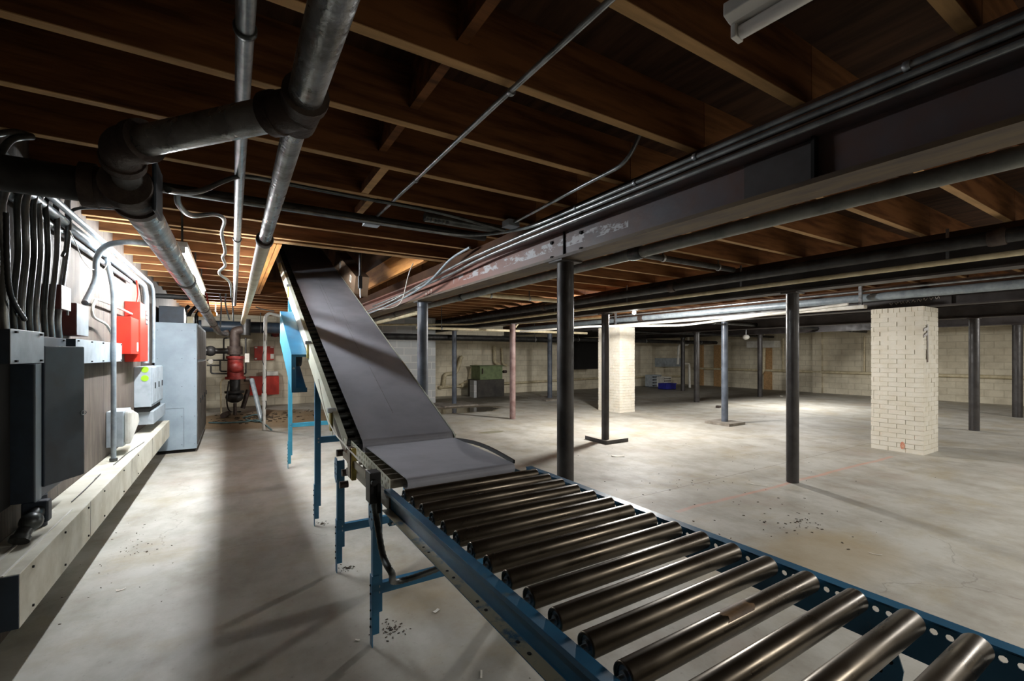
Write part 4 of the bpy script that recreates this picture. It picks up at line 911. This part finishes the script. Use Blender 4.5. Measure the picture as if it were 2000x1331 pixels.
# vertical conduits rising from the gutters
vc = [(10, 4, .016, 'conduit'), (28, 34, .013, 'conduit_dark'), (44, 50, .015, 'conduit'), (58, 64, .016, 'conduit_dark'), (72, 78, .013, 'conduit'), (88, 92, .013, 'conduit_dark'), (102, 112, .014, 'conduit'), (116, 134, .016, 'conduit')]
names = ['farthest left', 'second from the left', 'third from the left', 'fourth from the left', 'fifth from the left', 'sixth from the left', 'seventh, swept right at the top', 'last one, bent at the top']
for i, (pb, pt, r, m) in enumerate(vc):
    X_ = -.90+.006*(i % 3)
    p0 = at(pb, 641 if pb < 86 else 653, X=X_); p0.z = 1.505
    p1 = at(pb-2, 560, X=X_); p2 = at((pb+pt)/2+4, 500, X=X_); p3 = at(pt, 440, X=X_); p4 = at(pt+2, 385, X=X_)
    p1.z = min(p1.z, 1.66); end = p4+Vector((.10 if i > 3 else .02, .12, .22)); end.z = min(end.z, 2.44)
    tag(MB().tube(smooth([p0, p1, p2, p3, p4, end], 6), r, 12).build('conduit_pipe', m), 'conduit rising from the near wiring gutters, '+names[i], 'conduit', 'conduits above the wiring gutters')
tag(MB().tube(smooth([at(12, 415, X=-.85), at(14, 520, X=-.86), at(22, 580, X=-.86), at(48, 625, X=-.87)], 14), .010, 8, rs=[.010+(.0015 if i % 2 else 0) for i in range(43)]).build('flexible_conduit', 'black'), 'black ribbed flexible conduit among the pipes at the far left', 'conduit')
# curved conduits passing under the joists at top left
for k in range(2):
    tag(MB().tube(smooth([at(-60, 262+14*k, X=-.8), at(-10, 262+14*k, X=-.80), at(30, 258+12*k, X=-.8), at(62, 266+12*k, X=-.78)]) if k == 0 else smooth([at(-10, 345, X=-.8), at(2, 300, X=-.8), at(25, 272, X=-.79), at(62, 268, X=-.77)]), .013, 12).build('conduit_pipe', 'conduit_dark'), 'dark conduit arching out from the wall above the black pipe, '+('lower' if k == 0 else 'upper'), 'conduit')
# bundle along the top of the wall, dropping at its far end
for (x, z, r, y0, y1, zb, m, lab) in [(-.915, .845, .030, 2.6, 7.15, 1.30, 'conduit_paint', 'thickest grey conduit along the top of the left wall, curving down past the red boxes'),
        (-.925, .775, .019, 2.6, 6.2, None, 'conduit_paint', 'lower thin conduit along the top of the left wall'), (-.865, .885, .019, 2.6, 7.35, 1.30, 'conduit_paint', 'outer thin conduit along the top of the left wall, curving down at the far end')]:
    pts = [(x, y0, H(z)), (x, y1, H(z))]
    if zb: pts.append((x, y1, zb))
    tag(MB().tube(bend(pts, .28, 8), r, 16).build('conduit_pipe', m), lab, 'conduit', 'conduits along the top of the left wall')
# conduit hugging from the dark red box up and over to the main
q = [at(166, 592, X=-.87), at(186, 548, X=-.87), at(189, 505, X=-.87), at(208, 480, X=-.80), at(250, 473, X=-.66), at(300, 477, X=-.45), at(330, 478, X=-.42)]
tag(MB().tube(smooth(q, 8), .020, 14).build('conduit_pipe', 'conduit_paint'), 'pale conduit looping up from the grey box and over towards the large pipe', 'conduit')
q = [at(122, 500, X=-.90), at(133, 475, X=-.9), at(134, 430, X=-.9), at(150, 408, X=-.85), at(230, 408, X=-.6), at(262, 420, X=-.5)]
tag(MB().tube(smooth(q, 8), .010, 12).build('conduit_pipe', 'conduit_dark'), 'thin dull conduit bending from the wall towards the tee', 'conduit')
# vertical drop pipe through the gutter to the raceway
tag(MB().tube(bend([(-.865, 5.06, .497), (-.865, 5.06, 1.95), (-.90, 5.0, H(.82))], .1), .019, 16).build('conduit_pipe', 'conduit_paint'), 'tall vertical conduit dropping in front of the long gutter to the raceway', 'conduit')
tag(ring((-.865, 5.06, .51), (0, 0, 1), .028, .025).build('pipe_collar', 'conduit_dark'), 'collar at the foot of the tall vertical conduit', 'pipe fitting')
q = [at(222, 662, X=-.9), at(208, 635, X=-.9), at(182, 618, X=-.9), at(184, 592, X=-.9), at(200, 588, X=-.9), at(262, 616, X=-.9)]
tag(MB().tube(smooth(q, 8), .010, 12).build('conduit_pipe', 'whitepaint'), 'thin white conduit curving between the grey box and the red boxes', 'conduit')
def wbox(name, px0, px1, pt, pb, xf, mat, lab, cat='electrical box', front=None, depth_px=None, zpx=None):
    """box on the left wall; front face between pixel columns px0..px1 on plane X=xf; heights read at px0"""
    a = at(px0, pt, X=xf); b = at(px0, pb, X=xf); c = at(px1, pt, X=xf)
    t = thing(name, lab, cat, ((WX+xf)/2, (a.y+c.y)/2, b.z))
    MB().box(WX+.002, xf-.003, a.y, c.y, b.z, a.z).build('box_body', mat, t, bevel=.003)
    f_ = MB().box(xf-.003, xf, a.y+.002, c.y-.002, b.z+.002, a.z-.002).build('front_cover', front or mat, t, bevel=.001)
    return t, a.y, c.y, b.z, a.z, f_
wbox('pull_box', 158, 173, 596, 659, -.875, 'darkred', 'maroon box with a pale front, standing over the long gutter') if False else None
M['darkred'] = surf('maroon_paint', (104, 56, 52), (84, 44, 42), .5, sc=8)
wbox('pull_box', 150, 173, 592, 655, -.865, 'darkred', 'maroon sided box with a pale front, just above the long gutter', front='greybox')
t, y0, y1, z0, z1, f_ = wbox('pull_box', 120, 139, 556, 604, -.87, 'darkred', 'small maroon box with a bright white cover, behind the conduits', front='whitepaint')
MB().tube([(-.865, (y0+y1)/2, z0-.03), (-.865, (y0+y1)/2, z0)], .006, 8).build('latch', 'galv', t)
t, y0, y1, z0, z1, f_ = wbox('fire_alarm_box', 256, 271, 619, 692, -.84, 'red', 'nearer of two bright red wall boxes, the one with a small white sticker', cat='alarm box')
MB().box(-.840, -.839, y1-.10, y1-.03, z0+.03, z0+.12).build('sticker', 'paper', t)
t, y0, y1, z0, z1, f_ = wbox('fire_alarm_box', 274, 289, 590, 707, -.83, 'red', 'taller red wall box right behind the nearer red box, with a black label', cat='alarm box')
MB().box(-.829, -.828, y1-.16, y1-.03, z1-.22, z1-.06).build('label_plate', 'black', t)
mb = MB()
for k in range(3): mb.box(-.828, -.8272, y1-.15, y1-.04, z1-.20+.05*k, z1-.175+.05*k)
mb.build('label_text', 'paper', t)
tag(MB().tube(smooth([(-.87, 6.15, 1.93), (-.86, 6.2, 2.05), (-.88, 6.25, 2.2)]), .009, 8).build('cable', 'red'), 'red cable rising from the red wall boxes', 'cable')
# breaker cabinet with three doors, lime tag
t, y0, y1, z0, z1, f_ = wbox('meter_cabinet', 296, 317, 717, 795, -.80, 'greybox', 'pale blue grey switch cabinet with three narrow doors and a lime tag', cat='cabinet')
f_.data.materials[0] = M['greycab']; w3 = (y1-y0)/3
for k in range(3):
    dd = MB().box(-.80, -.792, y0+w3*k+.008, y0+w3*(k+1)-.008, z0+.03, z1-.01).build('door', 'greybox', t, bevel=.002)
    MB().box(-.792, -.784, y0+w3*(k+.6), y0+w3*(k+.6)+.03, (z0+z1)/2-.03, (z0+z1)/2+.04).build('latch', 'black', dd)
MB().box(WX+.002, -.82, y0+.02, y1-.02, z0-.06, z0).build('base', 'dark', t)
mb = MB()
for zz in (z1-.03, z1-.13): mb.tube([(-.86, y0-.004, zz), (-.86, y0-.001, zz)], .035, 16)
mb.build('lime_sticker', 'lime', t)
t, y0, y1, z0, z1, f_ = wbox('wiring_gutter', 300, 323, 804, 829, -.79, 'greybox', 'short pale gutter under the three door switch cabinet')
# grey box with half round cover
t, y0, y1, z0, z1, f_ = wbox('switch_box', 241, 256, 804, 873, -.84, 'greybox', 'pale grey switch box with a rounded white cover, standing just above the raceway')
yc, zc, hh = (y0+y1)/2, (z0+z1)/2, (z1-z0)/2
MB().prism([(y0+.02, z0+.01), (y0+.04+.17, z0+.07), (y1+.12, zc), (y1+.06, z1-.06), (y0+.14, z1+.0), (y0+.02, z1)], 'x', -.84, -.79).build('rounded_cover', 'whitepaint', t, bevel=.02)
# stray wires
for (q, m, lab) in [([at(136, 450, X=-.87), at(150, 480, X=-.87), at(160, 505, X=-.87), at(175, 524, X=-.87), at(183, 527, X=-.87)], 'whitepaint', 'white wire dangling in front of the plywood near the top conduits'),
                    ([at(196, 530, X=-.86), at(206, 523, X=-.86), at(216, 500, X=-.84), at(222, 502, X=-.84), at(240, 520, X=-.84), at(270, 545, X=-.84)], 'whitepaint', 'tangled white wire tied round the top conduits'),
                    ([at(140, 905, X=-.84), at(165, 911, X=-.84), at(196, 905, X=-.85), at(185, 900, X=-.85)], 'conduit_dark', 'loose wire lying on the raceway lid'),
                    ([at(222, 872, X=-.83), at(250, 880, X=-.82), at(282, 876, X=-.78)], 'conduit_dark', 'loose wire lying on the raceway lid below the switch box')]:
    if 'lying' in lab:
        for v in q: v.z = .503; v.x = max(min(v.x, -.77), -.93)
    tag(MB().tube(smooth(q, 6), .003, 6).build('wire', m), lab, 'wire')
# tall grey cabinet
t = thing('switchgear_cabinet', 'tall pale grey metal cabinet standing at the end of the raceway', 'cabinet', (-.68, 9, 0))
MB().box(-.93, -.445, 7.98, 10.4, .05, 1.86).build('cabinet_body', 'greycab', t, bevel=.004)
MB().box(-.90, -.47, 8.02, 10.36, .0, .05).build('plinth', 'dark', t)
mb = MB()
for k in range(4):
    y = 8.04+.59*k
    d_ = MB().box(-.445, -.435, y, y+.56, .10, 1.30).build('door', 'cabside', t, bevel=.003); MB().box(-.435, -.422, y+.48, y+.51, .66, .74).build('handle', 'black', d_)
    MB().box(-.445, -.435, y, y+.56, 1.33, 1.82).build('upper_door', 'cabside', t, bevel=.003)
mb = MB()
mb.box(-.925, -.60, 7.978, 7.98, .64, .643).box(-.60, -.597, 7.978, 7.98, .08, .643)
mb.build('seam', 'conduit_dark', t); mb = MB()
for z in (.12, .52, .95, 1.35, 1.75):
    for x in (-.90, -.62, -.47): screw(mb, (x, 7.98, z), (0, -1, 0), .005)
mb.build('screw', 'conduit_dark', t)
for (x0, x1, y0, y1, z0, z1, m, lab) in [(-.92, -.62, 8.3, 8.9, 1.865, 2.12, 'darkbox', 'dark duct box on top of the tall grey cabinet'), (-.58, -.50, 8.2, 8.4, 1.865, 1.97, 'beige', 'small beige box on top of the tall grey cabinet')]:
    tag(MB().box(x0, x1, y0, y1, z0, z1).build('top_box', m, bevel=.005), lab, 'box')
pipe('black_pipe', [(-.93, 8.1, 2.24), (-.52, 8.1, 2.24)], .035, 'blackpipe', 'short black pipe between the wall and the main above the tall cabinet')
for k in range(3): pipe('duct_elbow', smooth([(-.7+.1*k, 8.95+.0*k, 1.87), (-.7+.1*k, 8.96, 2.05), (-.62+.1*k, 9.1, 2.2)]), .028, 'blackpipe', 'black curved pipe on the tall grey cabinet, %s from the left' % ordn[k], group='pipes on the tall cabinet')
t = thing('emergency_light', 'amber twin lamp emergency light hanging beside the large pipe', 'light', at(404, 620, Y=8.6))
for px in (392, 417):
    c = at(px, 614, Y=8.6); MB().sphere(c, .045, sc=(1, .8, 1)).build('lamp_head', 'amber', t)
c = at(404, 628, Y=8.6); MB().box(c.x-.07, c.x+.07, 8.56, 8.66, c.z-.08, c.z+.03).build('housing', 'whitepaint', t, bevel=.006)

# ================================================================== LEFT BACK AREA
YR = 12.4
def rp(px, py, y=YR): return at(px, py, Y=y)
t = thing('fire_riser', 'cast iron fire riser with a red alarm valve in front of the back wall', 'valve assembly', rp(459, 812))
def rt(pts, r, nm, m, n=18): return MB().tube(pts, r, n).build(nm, m, t)
rt([rp(459, 812), rp(459, 788)], .036, 'base_pipe', 'iron')
mb = MB(); mb.sphere(rp(458, 776), .185, sc=(1, 1, .75)); mb.tube([rp(458, 764), rp(458, 768)], .20, 20); mb.build('check_valve', 'blackpipe', t)
rt([rp(459, 766), rp(459, 736)], .11, 'lower_pipe', 'blackpipe')
mb = MB(); mb.tube([rp(460, 736), rp(460, 741)], .21, 20); mb.tube([rp(460, 696), rp(460, 701)], .19, 20); mb.tube([rp(460, 700), rp(460, 737)], .15, 20, rs=[.16, .17]); mb.sphere(rp(461, 718, YR-.12), .16, sc=(1, .7, .9)); mb.build('alarm_valve', 'redvalve', t)
mb = MB(); mb.tube([rp(459, 696), rp(459, 655)], .11, 18); mb.tube([rp(459, 677), rp(459, 693)], .155, 18); mb.build('upper_pipe', 'iron', t)
mb = MB(); mb.tube([rp(447, 686), rp(415, 686)], .065, 16); mb.sphere(rp(411, 686), .12); mb.tube([rp(407, 686), rp(402, 686)], .10, 14); mb.build('side_outlet', 'blackpipe', t)
mb = MB(); mb.tube(bend([rp(459, 656), rp(459, 647), rp(474, 645)], .15), .10, 16); mb.tube([rp(444, 655), rp(440, 646)], .07, 12); mb.build('top_elbow', 'iron', t)
mb = MB(); mb.tube([rp(480, 655), rp(480, 624)], .10, 18); mb.tube([rp(480, 640), rp(480, 643)], .108, 18); mb.build('vertical_can', 'blackpipe', t)
mb = MB(); mb.tube([rp(412, 706), rp(411, 707, YR-.03)], .05, 16); mb.build('pressure_gauge', 'whitepaint', t)
mb = MB()
for q in ([rp(404, 704), rp(447, 704)], [rp(412, 712), rp(412, 730), rp(480, 731), rp(480, 660)], [rp(437, 704), rp(437, 661), rp(447, 661)], [rp(430, 704), rp(430, 726), rp(443, 726)], [rp(404, 714), rp(430, 714)]): mb.tube(bend(q, .05), .018, 8)
mb.build('trim_piping', 'blackpipe', t)
mb = MB(); mb.box(*(rp(478, 0).x, rp(487, 0).x), YR-.05, YR+.02, rp(0, 712).z, rp(0, 690).z); mb.build('pressure_switch', 'whitepaint', t, bevel=.01)
mb = MB(); mb.tube(bend([rp(476, 742), rp(490, 741), rp(494, 755)], .06), .05, 12); mb.build('drain_elbow', 'iron', t)
tag(MB().tube(bend([rp(432, 810), rp(431, 745), rp(440, 738)], .1), .018, 10).build('drain_pipe', 'cream'), 'thin pale pipe standing left of the fire riser', 'pipe')
tag(MB().tube([rp(492, 742, 12.2), rp(511, 822, 11.2)], .05, 12).build('drain_pipe', 'conduit_paint'), 'slanting grey drain pipe right of the fire riser', 'pipe')
tag(MB().tube([rp(485, 762, 12.6), rp(474, 798, 12.6)], .05, 12).build('drain_pipe', 'iron'), 'short rusty brace pipe behind the fire riser', 'pipe')
t = thing('vent_pipe', 'white plastic pipe standing right of the fire riser with a cable taped to it', 'pipe', (.49, 9.6, 0))
vp = [rp(515, 840, 9.6), rp(516, 790, 9.6), rp(517, 700, 9.6), rp(519, 618, 9.6)]; vp[0].z = .005
MB().tube(bend(vp+[rp(526, 612, 9.6), rp(548, 618, 9.6)], .08), .030, 14).build('run', 'whitepaint', t)
ring(rp(516, 776, 9.6), (0, 0, 1), .042, .14).build('coupling', 'whitepaint', t)
MB().tube(smooth([v+Vector((.035*(-1)**i, -.02, 0)) for i, v in enumerate([rp(516, y, 9.6) for y in (835, 815, 790, 760, 730, 700, 670, 640)])]), .006, 6).build('taped_cable', 'black', t)
for (a, b, c_, d_, y, lab) in [(497, 535, 677, 704, 14.2, 'red control box mounted on the back wall, upper one'), (488, 545, 735, 773, 14.0, 'large red metal box low on the back wall, lower one')]:
    p0, p1 = rp(a, d_, y), rp(b, c_, y); t = thing('red_wall_box', lab, 'electrical box', p0, 'red boxes on the back wall')
    MB().box(p0.x, p1.x, y, BY-.002, p0.z, p1.z).build('box_body', 'red', t, bevel=.005)
    if a == 497:
        mb = MB()
        for (u, v, w_, h_) in ((.02, .86, .12, .1), (.82, .9, .16, .08), (.82, .1, .18, .35), (.02, .05, .1, .1)): mb.box(p0.x+(p1.x-p0.x)*u, p0.x+(p1.x-p0.x)*(u+w_), y-.003, y-.0005, p0.z+(p1.z-p0.z)*v, p0.z+(p1.z-p0.z)*(v+h_))
        mb.build('sticker', 'paper', t)
p0 = rp(520, 735, 13.9); tag(MB().box(p0.x, p0.x+.3, 14.02, 14.2, p0.z+.003, p0.z+.12).build('spare_head_box', 'whitepaint', bevel=.01), 'small white box lying on top of the lower red box', 'box')
p0 = rp(538, 652, 14.2); t = thing('alarm_horn', 'small dark red alarm horn high on the back wall', 'alarm', p0); MB().sphere(p0, .10, sc=(1, .5, 1)).build('horn_body', 'redvalve', t); MB().box(p0.x-.1, p0.x+.1, 14.22, BY-.002, p0.z-.08, p0.z+.08).build('back_box', 'black', t)
# hoses on the floor
for i, (q, m, lab) in enumerate([([(408, 828), (440, 828), (480, 826), (500, 823), (516, 830), (530, 842)], 'hose', 'teal hose lying across the floor in front of the riser'), ([(475, 818), (500, 812), (510, 818), (505, 826), (480, 822)], 'hose', 'coiled hose end by the foot of the white pipe'),
        ([(446, 745), (443, 790), (450, 806), (470, 806)], 'black', 'black hose falling from the riser to the floor')]):
    pts = [fl(*p) for p in q]
    for v in pts: v.z = .02
    if i == 2: pts[0] = rp(447, 745, 12.1); pts[1] = rp(443, 785, 12.0)
    tag(MB().tube(smooth(pts, 6), .016, 8).build('hose', m), lab, 'hose')
t = tag(MB().tube([fl(436, 818)+Vector((0, 0, .065)), fl(445, 814)+Vector((0, 0, .065))], .062, 14).build('pipe_offcut', 'iron'), 'rusty short pipe offcut lying on the floor by the riser', 'pipe')
# gas pipes, cables overhead at the left back
for i, (a, b, c_, m, lab) in enumerate([((400, 560), (408, 600), (412, 640), 'red', 'red cable hanging under the far joists at the left'), ((424, 560), (432, 590), (430, 640), 'conduit_paint', 'pale cable hanging straight under the far joists'),
        ((444, 560), (440, 590), (448, 625), 'conduit_paint', 'pale wavy cable hanging left of the bright steel pipe'), ((446, 550), (453, 580), (456, 628), 'conduit_paint', 'long pale cable beside the bright steel pipe end'), ((500, 600), (515, 605), (535, 608), 'conduit', 'bent conduit under the far joists right of the cream pipe')]):
    tag(MB().tube(smooth([rp(*a, 9.5), rp(*b, 9.6), rp(*c_, 9.7)], 6), .012, 8).build('cable', m), lab, 'cable')
# ================================================================== BACK WALL MIDDLE: green machine and traps
p0, p1 = rp(932, 776, 13.3), rp(985, 741, 13.3)
t = thing('green_machine', 'green metal tank on a dark stained base box by the back wall', 'machine', ((p0.x+p1.x)/2, 13.5, 0))
MB().box(p0.x, p1.x, 13.3, 14.0, 0, p1.z).build('base_box', 'cabside2', t, bevel=.01)
MB().box(p0.x+.12, p1.x-.06, 13.32, 13.98, p1.z, p1.z+.44).build('tank', 'green', t, bevel=.01)
MB().box(p0.x+.08, p1.x-.02, 13.28, 14.0, p1.z+.44, p1.z+.47).build('lid', 'green', t, bevel=.004)
MB().tube([(p0.x+.2, 13.29, p1.z+.2), (p0.x+.2, 13.29, p1.z+.38)], .02, 8).tube([(p1.x+.01, 13.4, p1.z+.25), (p1.x+.14, 13.4, p1.z+.25)], .05, 10).build('handle', 'iron', t)
MB().box(p0.x-.12, p0.x-.02, 13.3, 13.6, 0, p1.z-.02).build('side_plate', 'cmu_grey', t)
def bp(q, r, m, lab, y=14.2, nm='wall_pipe'): return tag(MB().tube(bend([rp(a, b, y) for a, b in q], .12), r, 10).build(nm, m), lab, 'pipe')
bp([(859, 757), (866, 757), (869, 731), (892, 729), (900, 700), (903, 697)], .06, 'cream', 'cream drain pipe with a trap, left of the green machine')
bp([(900, 754), (918, 747), (922, 722), (928, 716), (940, 719)], .08, 'cream', 'fat cream trap pipe joining the green machine')
bp([(966, 676), (966, 708), (975, 713)], .06, 'cream', 'cream vent pipe coming down above the green machine')
bp([(980, 680), (982, 712), (990, 714)], .04, 'cream', 'thin cream pipe right of the vent pipe above the green machine')
bp([(858, 757), (1180, 738), (1330, 735)], .04, 'cream', 'long cream pipe running low along the back wall')
bp([(1076, 676), (1078, 737)], .035, 'cream', 'cream pipe rising on the back wall behind the blue grey column')
tag(MB().tube([(RX-.08, 13.6, .78), (RX-.08, -.5, .78)], .05, 10).build('wall_pipe', 'cream'), 'long cream pipe running low along the right wall', 'pipe')
for k, (yy, lab) in enumerate([(9.6, 'far'), (6.9, 'near')]): tag(MB().tube([(RX-.06, yy, .83), (RX-.06, yy, 2.05)], .028, 8).build('wall_pipe', 'cream'), 'thin cream pipe rising from the low wall pipe at the right, %s one' % lab, 'pipe')
q = [at(1492, 676, X=RX-.2), at(1491, 725, X=RX-.2), at(1483, 733, X=RX-.2)]
tag(MB().tube(bend(q, .2), .07, 10).build('wall_pipe', 'cream'), 'white drain pipe dropping from the wall box in the dark corner', 'pipe')
a, b = at(1462, 680, X=RX-.35), at(1516, 666, X=RX-.35)
tag(MB().box(RX-.5, RX-.01, min(a.y, b.y), max(a.y, b.y), a.z, b.z).build('wall_box', 'whitepaint'), 'long pale box high on the right wall', 'box')
c = at(1457, 659, X=14.5); t = thing('globe_lamp', 'small unlit white globe lamp in the dark corner', 'light', c); MB().sphere(c, .11, sc=(1, 1, .8)).build('globe', 'whitepaint', t); MB().tube([c+Vector((0, 0, .08)), Vector((c.x, c.y, ZT))], .02, 8).build('stem', 'galv', t)
# dark corner: pipes, stacked pieces, crate
tag(MB().tube(bend([at(1344, 652, Y=12.6), at(1344, 674, Y=12.6), at(1326, 674, Y=12.6), at(1324, 712, Y=12.6)], .1), .05, 10).build('drain_pipe', 'whitepaint'), 'white zigzag drain pipe in the dark corner, upper one', 'pipe')
tag(MB().tube(bend([at(1332, 710, Y=12.6), at(1346, 711, Y=12.6), at(1347, 762, Y=12.6)], .1), .055, 10).build('drain_pipe', 'whitepaint'), 'white drain pipe in the dark corner dropping to the floor, lower one', 'pipe')
def crate(name, px0, px1, py0, py1, y, dep, m, lab, slots=False):
    p0, p1 = rp(px0, py1, y), rp(px1, py0, y); p1.z -= p0.z; p0.z = 0
    t = thing(name, lab, 'crate', p0); tt = .02; z0, z1 = p0.z, p1.z
    mb = MB().box(p0.x, p1.x, y, y+tt, z0, z1).box(p0.x, p1.x, y+dep-tt, y+dep, z0, z1).box(p0.x, p0.x+tt, y+tt, y+dep-tt, z0, z1).box(p1.x-tt, p1.x, y+tt, y+dep-tt, z0, z1).box(p0.x, p1.x, y, y+dep, z0, z0+tt)
    mb.build('crate_shell', m, t); MB().box(p0.x-.02, p1.x+.02, y-.02, y, z1-.05, z1).build('rim', m, t)
    if slots:
        mb = MB(); nx = 5; w_ = (p1.x-p0.x)/nx
        for i in range(nx):
            for j in range(4): mb.box(p0.x+w_*i+.2*w_, p0.x+w_*(i+.8), y-.004, y, z0+(z1-z0)*(j+.25)/4.2, z0+(z1-z0)*(j+.85)/4.2)
        mb.build('grid_opening', 'dark', t)
crate('plastic_crate', 1301, 1320, 746, 759, 12.3, .4, 'bluecrate', 'dark blue plastic crate on the floor in the dark corner')
crate('plastic_crate', 1297, 1310, 727, 748, 13.2, .4, 'whitepaint', 'white gridded crate standing behind the blue crate', True)
crate('plastic_crate', 1274, 1291, 728, 752, 13.6, .4, 'greybox', 'grey gridded crate in the dark corner, left of the white crate', True)
p0, p1 = rp(1122, 722, 13.7), rp(1168, 668, 13.7)
tag(MB().box(p0.x, p1.x, 13.7, BY-.002, p0.z, p1.z).build('wall_recess', 'dark'), 'black recess box on the back wall left of the narrow pier', 'wall box')
p0 = rp(1291, 717, 14.0); p1 = rp(1330, 700, 14.0); tag(MB().box(p0.x, p1.x, 14.0, BY-.002, p0.z, p1.z).build('wall_box', 'greybox'), 'dim grey louvred box on the back wall in the dark corner', 'box')
for i, (px, w_) in enumerate([(1368, 6), (1401, 8), (1500, 8)]):
    a = at(px, 700, X=RX-.05); tag(MB().box(RX-.1, RX-.01, a.y-.15, a.y+.15, 0, 1.85).build('timber_post', 'joist_dark'), 'brown timber strip standing against the right wall, %s from the corner' % ordn[i], 'post', 'timber strips on the right wall')

# ================================================================== FLOOR DEBRIS
def scrap(px, py, s, m, lab, nm='paper_scrap', cat='paper', rz=None, asp=.5, curl=.25):
    c = fl(px, py); a = rz if rz is not None else random.uniform(0, 3); V = []; n = 6
    for i in range(n+1):
        for j in (-1, 0, 1):
            u = (i/n-.5)*s; v = j*s*asp/2*(1-.25*abs(math.sin(i*1.7)))
            V.append((c.x+u*math.cos(a)-v*math.sin(a), c.y+u*math.sin(a)+v*math.cos(a), .003+s*curl*(i/n-.5)**2*(1+.3*j)))
    return tag(MB().add(V, [(i*3+j, i*3+j+1, i*3+j+4, i*3+j+3) for i in range(n) for j in range(2)]).build(nm, m, solid=.0015), lab, cat)
scrap(1207, 892, .17, 'paper', 'crumpled white paper scrap on the floor in front of the angle iron', rz=-.6)
scrap(236, 1154, .045, 'paper', 'pale torn scrap on the bright floor at the left', rz=.2, asp=.3, curl=.5)
scrap(1478, 948, .22, 'paper', 'thin white strip on the floor near the lone black column', 'paper_strip', rz=-1.2, asp=.08)
scrap(1710, 1084, .075, 'paper', 'small white stick on the floor at the right', 'paper_strip', rz=-1.1, asp=.1)
scrap(852, 1195, .04, 'paper', 'pale wood chip on the floor below the roller conveyor', 'wood_chip', 'wood chip', rz=.5)
scrap(698, 1252, .022, 'paper', 'tiny pale flake on the floor by the front leg', 'paint_flake', 'flake')
scrap(940, 1320, .05, 'paper', 'broken pale stick under the left rail of the roller conveyor', 'wood_chip', 'wood chip', asp=.2)
scrap(1525, 775, .22, 'paper', 'small white scrap on the floor far beyond the black column', rz=.2)
tag(MB().obox(fl(1403, 797)+Vector((0, 0, .03)), (.06, .02, 0), (-.015, .05, 0), (0, 0, .03)).build('brick_fragment', 'iron'), 'dark brick fragment on the floor beyond the thin slab', 'brick')
random.seed(11)
def crumbs(n, cx, cy, rx, ry, s0, s1, lab, cat='debris'):
    mb = MB()
    for _ in range(n):
        a = random.uniform(0, 6.28); q = abs(random.gauss(0, .5)); x = cx+rx*q*math.cos(a); y = cy+ry*q*math.sin(a); s = random.uniform(s0, s1); b = random.uniform(0, 3)
        mb.obox((x, y, s*.2+.0005), (s*math.cos(b), s*math.sin(b), 0), (-s*.4*math.sin(b), s*.4*math.cos(b), 0), (0, 0, s*.2))
    o = mb.build('floor_crumbs', 'debris'); o['kind'] = 'stuff'; o['label'] = lab; o['category'] = cat
c = fl(1560, 1020); crumbs(70, c.x, c.y, .8, .6, .003, .010, 'dark crumbs scattered on the floor right of the conveyor')
crumbs(80, 4.2, 3.2, 3.2, 2.4, .003, .008, 'sparse dark crumbs over the bright middle floor')
c = fl(766, 1230); crumbs(60, c.x, c.y, .09, .09, .002, .007, 'dirt heap around the front leg foot under the feed belt')
c = fl(670, 1113); crumbs(50, c.x+.03, c.y, .06, .06, .002, .007, 'dirt heap around the second leg foot')
c = fl(630, 1024); crumbs(40, c.x, c.y, .08, .06, .002, .007, 'dirt heap around the third leg foot')
c = fl(250, 1080); crumbs(60, c.x, c.y, .5, 1.4, .002, .007, 'specks on the bright floor beside the raceway')
crumbs(120, .95, .9, .35, .9, .002, .006, 'grit under the rollers of the roller conveyor')
crumbs(200, .6, 11.6, 1.2, 1.2, .01, .04, 'rubble and dirt on the floor around the fire riser')
for k_ in list(bpy.data.objects):
    if '_o' in k_.keys(): del k_['_o']
